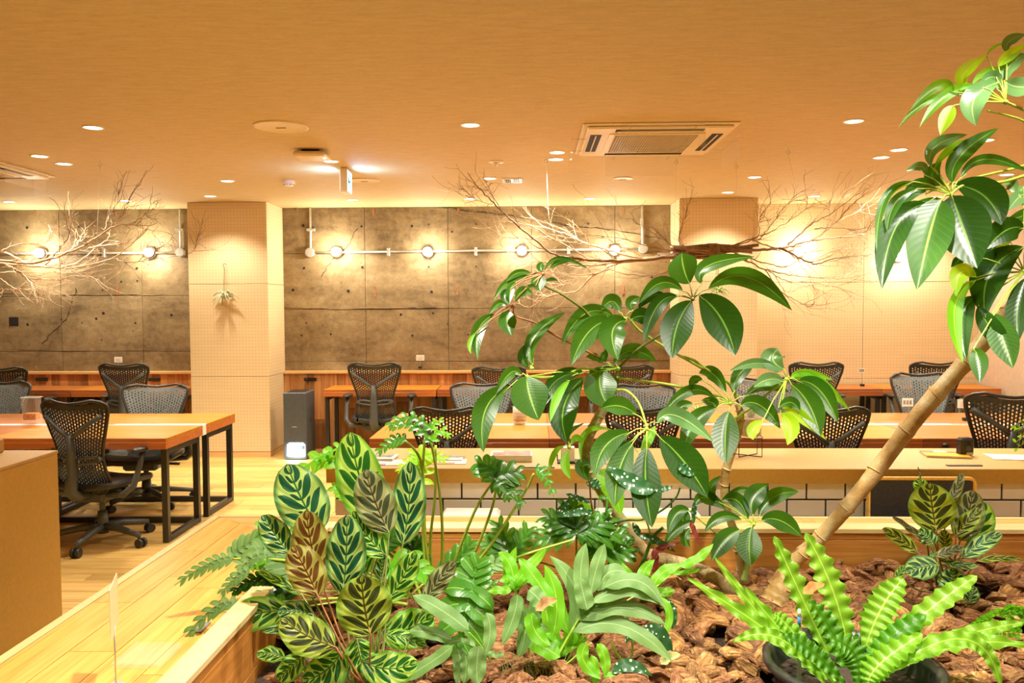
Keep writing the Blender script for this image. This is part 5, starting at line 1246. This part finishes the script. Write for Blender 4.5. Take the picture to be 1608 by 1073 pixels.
    # end lobe
def leaf_obj(parent, L, Y, w, mp, mt, name='leaf', **k):
    mb = MB(); lobed(mb, L, Y, w, mp, **k); return obj(name, mb, m_lf[mt], parent)
r = thing('split_leaf_philodendron', atz(690, 960, .50), 'philodendron with deeply cut leaves on long yellow-green stalks behind the calathea', 'philodendron', 'philodendrons in the planter')
zT = zmap(550,640,5.365); z9 = zmap(250,820,4.24)
for pts, Ys in (([(690,925),(695,850),(690,770),(677,694)], (2.75,2.6)), ([(680,925),(668,850),(662,730),(636,692)], (2.72,2.6)), ([(668,930),(664,820),(664,740),(667,690)], (2.7,2.62)),
                ([(680,930),(676,850),(683,780),(684,700)], (2.78,2.66)), ([(700,920),(730,840),(752,790),(778,752)], (2.8,2.7)), ([(712,920),(740,880),(772,800),(780,755)], (2.82,2.7)),
                ([(715,915),(760,870),(820,780),(838,744)], (2.8,2.72)), ([(700,925),(640,900),(560,800),(530,735)], (2.7,2.85)), ([(640,935),(560,900),(440,880),(365,878)], (2.6,2.62)),
                ([(640,950),(560,940),(460,945),(368,952)], (2.5,2.5)), ([(640,940),(560,890),(480,860),(392,884)], (2.6,2.7)), ([(660,935),(640,890),(600,850),(560,820)], (2.7,2.8)),
                ([(690,925),(650,880),(640,850),(650,820)], (2.7,2.8)), ([(700,930),(720,915),(740,905),(745,925)], (2.6,2.45)), ([(705,930),(750,910),(800,880),(900,848)], (2.7,2.72)), ([(685,930),(670,870),(655,760),(652,735)], (2.75,2.75))):
    stalk('leaf_stalk', pts, Ys, (.0062,.004), m_stalk_y, r)
leaf_obj(r, [(690,190),(480,85),(290,200)], 2.6, 110, zT, 'h', nl=6, ang=55); leaf_obj(r, [(680,190),(720,130),(775,110)], 2.6, 90, zT, 'b', nl=3)
leaf_obj(r, [(685,300),(520,150),(330,185)], 2.58, 110, zT, 'h', nl=6, ang=50); leaf_obj(r, [(690,290),(760,200),(850,260)], 2.58, 110, zT, 'b', nl=4)
leaf_obj(r, [(465,275),(350,290),(215,400)], 2.6, 105, zT, 'h', nl=6, ang=55); leaf_obj(r, [(560,640),(600,480),(560,370)], 2.75, 260, zT, 'y', nl=5, lobe_w=.38)
leaf_obj(r, [(575,450),(700,400),(815,460)], 2.76, 140, zT, 'y', nl=5, lobe_w=.4); leaf_obj(r, [(560,480),(480,480),(400,560)], 2.76, 120, zT, 'y', nl=5, lobe_w=.4)
leaf_obj(r, [(960,262),(930,220),(885,200)], 2.7, 120, z7, 'h', nl=4); leaf_obj(r, [(960,262),(1000,240),(1065,235)], 2.7, 120, z7, 'm', nl=4); leaf_obj(r, [(960,262),(1000,290),(1060,330)], 2.7, 100, z7, 'm', nl=4); leaf_obj(r, [(960,262),(940,220),(960,190)], 2.72, 80, z7, 'h', nl=3)
leaf_obj(r, [(150,310),(200,350),(250,470)], 2.72, 80, z3, 'h', nl=5); leaf_obj(r, [(975,270),(1010,320),(1070,370)], 2.66, 70, z7, 'm', nl=3, lobe_w=.5)
leaf_obj(r, [(500,245),(320,290),(100,425)], 2.62, 110, z9, 'f', nl=8, ang=42, lobe_w=.36); leaf_obj(r, [(470,245),(580,160),(700,80)], 2.68, 150, z9, 'f', nl=6, ang=50); leaf_obj(r, [(720,230),(600,260),(490,400)], 2.6, 120, z9, 'f', nl=6)
leaf_obj(r, [(510,560),(330,610),(60,920)], 2.5, 120, z9, 'f', nl=7, ang=38, lobe_w=.4); leaf_obj(r, [(600,330),(500,380),(400,500)], 2.55, 90, z9, 'f', nl=6, ang=45); leaf_obj(r, [(740,370),(600,400),(480,480)], 2.6, 110, z9, 'd', nl=6, ang=45)
leaf_obj(r, [(720,260),(650,290),(620,320)], 2.58, 60, z9, 'b', nl=3); leaf_obj(r, [(530,730),(505,720),(470,745)], 2.85, 40, zmap(0,0,1), 'b', nl=4, lobe_w=.6); leaf_obj(r, [(560,700),(530,705),(500,722)], 2.85, 26, zmap(0,0,1), 'b', nl=5)
leaf_obj(r, [(600,370),(600,260),(640,150)], 2.45, 300, zmap(620,850,4.81), 'h', nl=4, lobe_w=.5, ang=60); leaf_obj(r, [(585,370),(530,560),(480,860)], 2.42, 420, zmap(620,850,4.81), 'h', nl=4, lobe_w=.55, ang=62, core=.42)
leaf_obj(r, [(620,380),(700,340),(760,330)], 2.5, 120, zmap(620,850,4.81), 'h', nl=3, lobe_w=.4); leaf_obj(r, [(700,250),(720,200),(800,160)], 2.6, 180, zmap(620,850,4.81), 'f', nl=4, lobe_w=.4)
r = thing('split_leaf_philodendron', atz(905, 900, .50), 'darker finely cut philodendron crowded between the fern and the rear board', 'philodendron', 'philodendrons in the planter')
for hx, hy, L in ((905,838,[(840,850),(855,812),(890,790),(960,812),(985,835)]),(800,880,[(760,850),(780,820),(830,830)]),(950,870,[(920,860),(990,860)])):
    stalk('leaf_stalk', [(905,905),((905+hx)/2, (905+hy)/2-8),(hx,hy)], (2.9,2.8), (.004,.003), m_stalk_d, r)
    for tx, ty in L: leaf_obj(r, [(hx,hy), mid((hx,hy),(tx,ty),.05), (tx,ty)], 2.82, 44, zmap(0,0,1), 'h' if (tx+ty) % 3 else 'm', nl=5, ang=48, lobe_w=.32)
rz = bpy.data.objects['split_leaf_philodendron']
for b_, m_, t_, w, mt, Y in (((470,905),(440,880),(395,862),60,'f',2.6),((480,890),(455,860),(420,838),60,'h',2.66),((470,930),(430,925),(385,935),50,'d',2.58),((500,880),(490,850),(470,815),50,'h',2.7),((560,905),(540,880),(520,850),46,'b',2.7),
   ((600,870),(610,850),(640,838),50,'h',2.72),((690,905),(720,880),(740,850),44,'h',2.78),((640,900),(650,870),(640,845),46,'d',2.72),((455,870),(430,850),(415,822),44,'b',2.72),((560,790),(545,775),(520,765),30,'b',2.85),((600,900),(640,890),(670,905),50,'b',2.6),((440,960),(410,950),(372,958),46,'h',2.5)):
    leaf_obj(rz, [b_, m_, t_], Y, w, zmap(0,0,1), mt, nl=5, ang=45); stalk('leaf_stalk', [(640,940),((640+b_[0])/2, (930+b_[1])/2), b_], (2.6,Y), (.004,.003), m_stalk_y, rz)
# heart leaves near the trunk
for b_, m_, t_, w, mt in (((915,800),(945,830),(984,860),34,'b'),((905,790),(925,812),(950,850),26,'b'),((936,745),(960,765),(975,812),34,'b'),((928,730),(915,735),(925,756),26,'m')):
    mb = MB(); blade(mb, P3([b_, m_, t_], 2.92, None, .3), w*2.92/F/2, prof_e, 0, .15); obj('heart_leaf', mb, m_lf[mt], r)

# ---- blue star fern (strap lobes)
def strip_set(parent, name, items, Y, mp, mt, dY=.0, prof=prof_s, wave=.004, wf=2.4):
    s = mp(1,0)[0]-mp(0,0)[0]; mb = MB(); R = random.Random(len(items))
    for (bx,by,mx,my,tx,ty,w) in items:
        y = Y+R.uniform(-.03,.03); blade(mb, P3([(bx,by),(mx,my),(tx,ty)], y, None, .45, mp), w*1.14*s*y/F/2, prof, 0, .06, wave, wf, 14, 4, .6, ph=R.uniform(0,6), curl=.1)
    return obj(name, mb, m_lf[mt] if isinstance(mt, str) else mt, parent)
zF = zmap(860,850,4.81); zG = zmap(620,850,4.81)
r = thing('blue_star_fern', atz(850, 1060, .50), 'large grey-green fern with strap shaped lobes in the middle foreground', 'fern', 'ferns in the planter')
stalk('rachis', [(-10,1010),(90,840),(180,680),(330,460),(560,235)], (2.30,2.4), (.005,.002), m_stalk, r, zF)
strip_set(r, 'frond', [(185,700,210,380,15,110,110),(290,480,250,250,290,15,105),(325,400,370,200,432,20,95),(330,470,640,370,895,502,100),(255,600,560,500,893,632,112),(200,690,560,640,945,915,120),(380,380,460,240,600,240,120),(430,350,680,300,860,480,110),
  (300,520,270,400,240,280,120),(240,600,330,500,360,400,150)], 2.34, zF, 'f')
strip_set(r, 'frond', [(95,850,0,600,-20,260,110),(160,700,90,500,55,340,85),(90,880,150,780,310,745,95),(100,860,40,780,-40,700,120),(140,780,200,640,180,500,110)], 2.38, zF, 'k' if False else 'b')
stalk('rachis', [(20,1040),(120,950),(250,840),(330,770)], (2.28,2.25), (.003,.002), m_stalk, r, zF)
strip_set(r, 'frond', [(300,770,270,900,405,1045,80),(370,775,430,880,430,1022,72),(330,860,360,980,340,1090,60),(420,1030,520,1020,640,1085,60)], 2.22, zF, 'b')
strip_set(r, 'frond', [(790,355,720,260,810,140,85),(800,345,880,230,1032,185,80),(990,190,1130,130,1250,20,60),(800,375,880,385,962,370,70),(740,345,640,300,560,160,80),(1000,190,1100,150,1195,145,36),(940,250,1060,230,1150,215,36),(840,420,920,560,850,760,50)], 2.5, zF, 'b')
stalk('rachis', [(60,1030),(300,700),(600,450),(800,360),(1000,190)], (2.4,2.5), (.003,.002), m_stalk, r, zF)
stalk('rachis', [(1040,1020),(1000,720),(930,450),(905,370)], (2.4,2.36), (.004,.0025), m_stalk, r, zG)
strip_set(r, 'frond', [(905,370,860,250,920,40,80),(905,365,870,180,780,85,90),(880,375,800,370,700,380,60),(900,380,960,300,1080,290,60),(905,340,1000,210,1150,50,80),(900,360,860,290,790,310,60)], 2.36, zG, 'b')
strip_set(r, 'frond', [(925,400,900,560,808,785,95),(960,480,985,680,930,885,100),(1010,370,1080,430,1140,520,120),(1090,400,1060,600,1160,660,90)], 2.3, zG, 'f')
strip_set(r, 'frond', [(1190,720,1220,440,1130,180,110),(1200,500,1060,280,935,130,100),(1000,720,1130,800,1250,880,130),(1040,540,1060,680,1180,800,110),(1200,900,1130,780,1010,690,70)], 2.26, zG, 'b')
strip_set(r, 'frond', [(560,680,350,520,130,410,115),(440,790,250,930,-10,1080,90),(640,790,620,930,625,1090,125),(470,800,500,950,470,1090,105),(610,800,520,750,380,785,40),(690,540,720,680,680,860,85),(430,750,260,690,100,680,90),(690,830,760,860,835,850,40),(530,860,540,960,520,1080,80)], 2.22, zG, 'f')
stalk('rachis', [(800,1040),(720,900),(640,780),(560,690)], (2.3,2.25), (.003,.002), m_stalk, r, zG)
# grass-like stems at its foot
mb = MB(); R = random.Random(9)
for k in range(26):
    x = R.uniform(790, 900); b_ = at(x, 1085, 2.25); t_ = at(x+R.uniform(-25,25), R.uniform(1020,1050), 2.28); mb.tube([b_, b_.lerp(t_,.5)+Vector((R.uniform(-.01,.01),0,0)), t_], [.0014,.0012,.0005], 4)
g = obj('grass_tuft', mb, m_stalk_d, None, label='thin grass shoots growing at the foot of the grey-green fern', cat='grass', kind='stuff')

# ---- bird's nest fern in the black pot
zN = zmap(1200,800,3.931)
pc = atz(1338, 1048, .56)
r = thing('plant_pot', (pc.x, pc.y, .36), 'wide black plastic pot sunk in the bark, holding the wavy fern', 'plant pot')
mb = MB(); mb.lathe([(.17,.0),(.225,.195),(.245,.200),(.247,.215),(.225,.217),(.218,.19),(.16,.01),(.001,.008)], 40, (pc.x,pc.y,.36)); obj('shell', mb, m_black, r)
mb = MB(); mb.lathe([(.001,.155),(.205,.15),(.21,.14)], 30, (pc.x,pc.y,.36)); obj('potting_soil', mb, m_soil, r, kind='stuff')
r = thing('birds_nest_fern', (pc.x+.02, pc.y, .51), "bright green fern with crinkled wavy edged fronds rising from the black pot", 'fern', 'ferns in the planter')
NF = [(430,960,240,560,62,165,120,'n',2.45),(520,900,430,520,255,145,150,'n',2.42),(625,860,720,620,862,425,180,'n',2.35),(680,920,1020,620,1315,410,130,'n',2.3),
 (470,1050,250,900,-120,480,100,'n',2.25),(430,1080,180,760,60,650,90,'n',2.2),(400,1090,130,830,-480,420,100,'n',2.3),(420,1060,80,770,-310,290,75,'n',2.35),(380,1090,100,800,-190,820,90,'n',2.2),
 (540,1090,430,780,275,560,120,'k',2.35),(640,1090,1000,850,1640,840,120,'n',2.2),(700,1040,1150,810,1610,700,100,'n',2.25),(640,1100,1200,800,1460,1100,100,'n',2.12),(600,1080,760,830,1000,650,140,'k',2.25),
 (570,1090,560,900,400,790,150,'k',2.15),(640,1090,720,950,980,770,150,'n',2.12),(500,1090,300,880,110,780,110,'k',2.15),(590,960,575,850,570,750,30,'k',2.3)]
R = random.Random(4)
for bx,by,mx,my,tx,ty,w,mt,Y in NF:
    mb = MB(); s = 1/3.931
    blade(mb, P3([(bx,by),(mx,my),(tx,ty)], Y, None, .3, zN), w*s*Y/F/2, lambda t: min(1, .25+t*2.2)*(1 if t < .6 else max(0, cos((t-.6)/.4*pi/2))**.6), 0, .12, .0085, 9.5, 72, 6, .5, ph=R.uniform(0,6)); obj('frond', mb, m_lf[mt], r)
a = at(1255, 1050, 2.28); b_ = at(1255, 957, 2.28); c_ = at(1255, 968, 2.28); d_ = at(1255, 984, 2.28)
r = thing('plant_label', a, 'slim white and blue plant label stick in the black pot', 'plant label')
mb = MB(); mb.box(a.x-.006,a.x+.006,2.279,2.281,.5,d_.z); obj('stick', mb, m_metal, r)
mb = MB(); mb.tube([d_, c_], .0052, 8); obj('blue_band', mb, plain('blue_plastic', (.05,.25,.55), .3), r)
mb = MB(); mb.tube([c_, b_], [.0055,.004], 8); obj('white_tip', mb, m_white, r)
# frilly little fern at right edge
r = thing('frilly_fern', atz(1560, 985, .54), 'small frilly lime green fern on the bark at the right frame edge', 'fern', 'ferns in the planter')
R = random.Random(8)
for pts in ([(1570,990),(1550,975),(1526,982)],[(1600,985),(1570,962),(1540,972)],[(1610,975),(1590,955),(1575,960)],[(1600,995),(1560,990),(1535,975)],[(1612,965),(1600,958),(1588,965)]):
    mb = MB(); P = P3(pts, 2.5, None, .2)
    for k in range(26):
        t = k/25; p = bez(P, t)
        for sd in (-1, 1):
            d = Vector((R.uniform(-.4,.4), R.uniform(-.5,.2), sd*.8)).normalized()*.018*(1.1-t*.6)
            blade(mb, [p, p+d*.5, p+d], .0055, prof_e, 0, .3, .003, 1.5, 3, 2, .5)
    obj('frond', mb, m_lf['b'], r)

# ---- spotted begonia
r = thing('spotted_begonia', atz(985, 925, .50), 'cane begonia with white spotted dark wing shaped leaves in the middle of the planter', 'begonia')
zB = zmap(860,720,5.963)
stalk('cane', [(840,1090),(920,900),(985,740),(1080,650)], (2.9,2.85), (.007,.006), m_cane, r, zB)
stalk('cane', [(480,760),(550,690),(620,610),(740,580),(910,570),(1080,480),(1200,370),(1240,270)], (2.9,2.7), (.005,.003), m_cane, r, zB)
stalk('cane', [(920,570),(960,700),(1000,880)], (2.8,2.85), (.0035,.003), m_stalk, r, zB)
stalk('cane', [(535,590),(550,480),(560,370)], (2.85,2.85), .005, m_cane, r, zB)
stalk('cane', [(455,780),(430,560),(400,350),(400,200)], (2.9,2.85), (.004,.003), m_stalk_r, r, zB)
for bx,by,mx,my,tx,ty,w,Y in ((1000,300,790,230,558,75,175,2.62),(995,300,1080,290,1170,262,60,2.62),(425,500,260,510,90,550,78,2.75),(210,395,140,460,80,545,60,2.8),(860,735,830,660,790,600,62,2.8),(850,735,1010,770,1200,880,78,2.78),
   (1240,40,1290,110,1385,165,95,2.66),(400,190,450,240,500,290,80,2.8),(1130,-20,1200,20,1240,110,70,2.7),(400,420,280,370,160,330,50,2.82),(1375,410,1370,510,1360,640,50,2.8),(620,830,640,880,680,900,70,2.9)):
    mb = MB(); blade(mb, P3([(bx,by),(mx,my),(tx,ty)], Y, None, .35, zB), w/5.963*Y/F/2, prof_e, 0, .12, .0035, 4, 20, 6, .4); obj('leaf', mb, m_beg, r)
for bx,by,mx,my,tx,ty,w,Y in ((490,1000,620,940,795,1025,105,2.25),(700,690,850,700,940,915,110,2.4),(870,430,930,540,945,665,95,2.5),(470,650,560,600,640,640,70,2.5),(590,770,650,690,720,700,60,2.45)):
    mb = MB(); blade(mb, P3([(bx,by),(mx,my),(tx,ty)], Y, None, .35, zF), w/4.81*Y/F/2, prof_e, 0, .12, .003, 4, 20, 6, .4); obj('leaf', mb, m_beg, r)
stalk('cane', [(600,900),(640,840),(640,700)], (2.4,2.42), .003, m_stalk, r, zF); stalk('cane', [(560,900),(510,830),(480,770)], (2.35,2.35), .004, m_stalk, r, zF)
for bx,by,mx,my,tx,ty,w in ((1005,960,1040,860,1255,790,70),(1335,590,1370,680,1440,830,52),(1000,1080,1010,1020,1040,900,60)):
    mb = MB(); blade(mb, P3([(bx,by),(mx,my),(tx,ty)], 2.75, None, .3, zB), w/5.963*2.75/F/2, prof_e, .3, .3, .003, 3, 14, 6, .3); obj('maroon_leaf', mb, m_lf['w'], r)
# trailing spotted creepers by the trunk
r = thing('creeper', atz(960, 900, .50), 'small leaved creeper climbing round the bent trunk', 'creeper')
R = random.Random(12)
for pts in ([(985,905),(982,885),(975,868),(985,850)],[(960,900),(962,870),(955,850),(965,838)],[(925,850),(940,790),(930,760),(935,720)],[(1000,880),(985,872),(968,880),(950,900)]):
    st = stalk('stem', pts, (2.88,2.85), .0015, m_stalk, r)
    P = [at(x, y, 2.87) for x, y in pts]
    for k in range(6):
        p = bez(P, k/5); d = Vector((R.uniform(-1,1), R.uniform(-.5,.3), R.uniform(-.4,.6))).normalized()*.032
        mb = MB(); blade(mb, [p, p+d*.5+Vector((0,0,.004)), p+d], .011, prof_e, 0, .2, 0, 4, 6, 4, .6); obj('leaf', mb, m_beg if k % 2 else m_lf['m'], st)
# sprig at the right frame edge (on the counter)
r = thing('potted_sprig', at(1625, 712, 4.5), 'yellow-green sprig hanging in from the right frame edge over the counter', 'plant')
R = random.Random(31)
for k in range(5):
    pts = [(1625, 640+k*8), (1612, 655+k*9), (1600+R.uniform(-6,6), 668+k*9)]; st = stalk('stem', pts, 4.45, .0018, m_stalk_r, r); P = [at(x, y, 4.45) for x, y in pts]
    for j in range(8):
        p = bez(P, j/7); d = Vector((R.uniform(-1,1), R.uniform(-.5,.3), R.uniform(-.8,.6))).normalized()*.028
        mb = MB(); blade(mb, [p, p+d*.5, p+d], .008, prof_e, 0, .2, 0, 4, 4, 2, .6); obj('leaf', mb, m_lf['b' if j % 2 else 'm'], st)
# dead leaves
for px, py, Y, lab, col in ((1052,1035,2.35,'curled pale dead leaf on the bark below the grey-green fern',(.42,.40,.15)),(1278,925,2.45,'brown withered leaf tip caught in the wavy fern',(.42,.16,.03)),(858,950,2.22,'dry brown leaf scrap on a fern lobe',(.42,.22,.08))):
    p = at(px, py, Y); mb = MB(); blade(mb, [p+Vector((-.03,.01,-.02)), p+Vector((0,0,.0)), p+Vector((.03,-.01,.02))], .02, prof_e, .4, .5, .004, 2, 8, 4, .4); obj('dead_leaf', mb, plain('dead_leaf', col, .7, 0, 60, .4), None, label=lab, cat='dead leaf', group='dead leaves')
# grey pipe stub by the calathea
p = at(618, 1052, 2.2); r = thing('water_pipe', p, 'short grey pipe with a dark upright valve at the foot of the large calathea', 'pipe')
mb = MB(); mb.tube([at(560,1060,2.3), at(618,1054,2.25)], .014, 12); obj('pipe', mb, m_metal, r); mb = MB(); mb.tube([at(611,1085,2.22), at(611,1045,2.22)], .006, 8); obj('valve', mb, m_frame, r)

# ------------------------------------------------------------------ bark chips
def hmap(x, y):
    return .475 + .035*sin(x*2.3+1)*cos(y*2.9) + .03*max(0, (y-2.7)) + .02*sin(x*5.1+y*3.7)
def chip_mesh(seed):
    R = random.Random(seed); mb = MB(); n = 8; pts = []
    L, Wd, T = R.uniform(.038,.070), R.uniform(.016,.030), R.uniform(.004,.009)
    for k in range(n):
        a = 2*pi*k/n; j = R.uniform(.62,1.15); pts.append((L*cos(a)*j, Wd*sin(a)*R.uniform(.75,1.15)))
    bend = R.uniform(.1,.4)
    def z(x): return -bend*x*x/L
    rings = [(.86,-T),(1,-T*.6),(.97,T*.5),(.80,T*.9),(.72,T*1.5),(.45,T*1.6)]
    for s_, h in rings:
        for i, (x, y) in enumerate(pts): mb.v.append((x*s_, y*s_, h+z(x*s_)+R.uniform(-.0018,.0018)))
    for r_ in range(len(rings)-1):
        for k in range(n): a = r_*n+k; b_ = r_*n+(k+1) % n; mb.face((a, b_, b_+n, a+n))
    mb.face(tuple(reversed(range(n)))); e = (len(rings)-1)*n; mb.v.append((0,0,T*1.7)); c_ = len(mb.v)-1
    for k in range(n): mb.face((e+k, e+(k+1) % n, c_))
    return mb
metas = [chip_mesh(i) for i in range(14)]
chips = [m.mesh('bark_chip', m_bark if i % 3 else m_barkdark) for i, m in enumerate(metas)]
R = random.Random(77); spots = []
tries = 0
while len(spots) < 820 and tries < 20000:
    tries += 1
    x = R.uniform(RX1+.03, 3.1); y = R.uniform(2.0, RY0-.03)
    if abs(x*F/y) > 0 and (838+x*F/y > 1720 or 838+x*F/y < 330): continue
    if (x-pc.x)**2+(y-pc.y)**2 < .27**2: continue
    if all((x-a)**2+(y-b_)**2 > .034**2 for a, b_ in spots[-400:]): spots.append((x, y))
# the 300 that show largest: in the gaps between plants
def vis(x, y):
    px = 838+x*F/y; s = 1/y
    if px > 1030: s *= 2.2
    if 620 < px < 780: s *= 1.2
    if px < 560: s *= .5
    if y < 2.15: s *= .4
    return s*R.uniform(.9, 1.1)
spots.sort(key=lambda q: -vis(*q))
def xf(i, x, y, lay=0):
    rr = random.Random(i*13+lay); return (x, y, hmap(x, y)+rr.uniform(.0,.03)-lay*.02), (rr.uniform(-.8,.8), rr.uniform(-.6,.6), rr.uniform(0,6.28)), rr.uniform(.85, 1.6)
for i, (x, y) in enumerate(spots[:300]):
    l, rt, s_ = xf(i, x, y); o = bpy.data.objects.new('bark_chip', chips[i % 14]); COL.objects.link(o); o.location = l; o.rotation_euler = rt; o.scale = (s_, s_, s_*1.1)
    tag(o, 'reddish brown pine bark chip lying among others in the planter', 'bark chip', 'bark chips covering the planter bed')
big = MB()
from mathutils import Euler
def addm(mb, src, l, rt, s_):
    M4 = Matrix.Translation(l) @ Euler(rt).to_matrix().to_4x4() @ Matrix.Scale(s_, 4); o = len(mb.v)
    mb.v.extend(tuple(M4 @ Vector(v)) for v in src.v)
    for f in src.f: mb.face(tuple(o+i for i in f))
for i, (x, y) in enumerate(spots[300:]): addm(big, metas[i % 14], *xf(i+300, x, y))
for i in range(1500):
    x = R.uniform(RX1+.02, 3.1); y = R.uniform(1.9, RY0-.02)
    if (x-pc.x)**2+(y-pc.y)**2 < .25**2: continue
    l, rt, s_ = xf(i+3000, x, y, 1); addm(big, metas[i % 14], l, rt, s_)
obj('bark_mulch', big, m_barkdark, None, origin=False, label='deeper layer of dark bark mulch filling the planter bed', cat='mulch', kind='stuff')
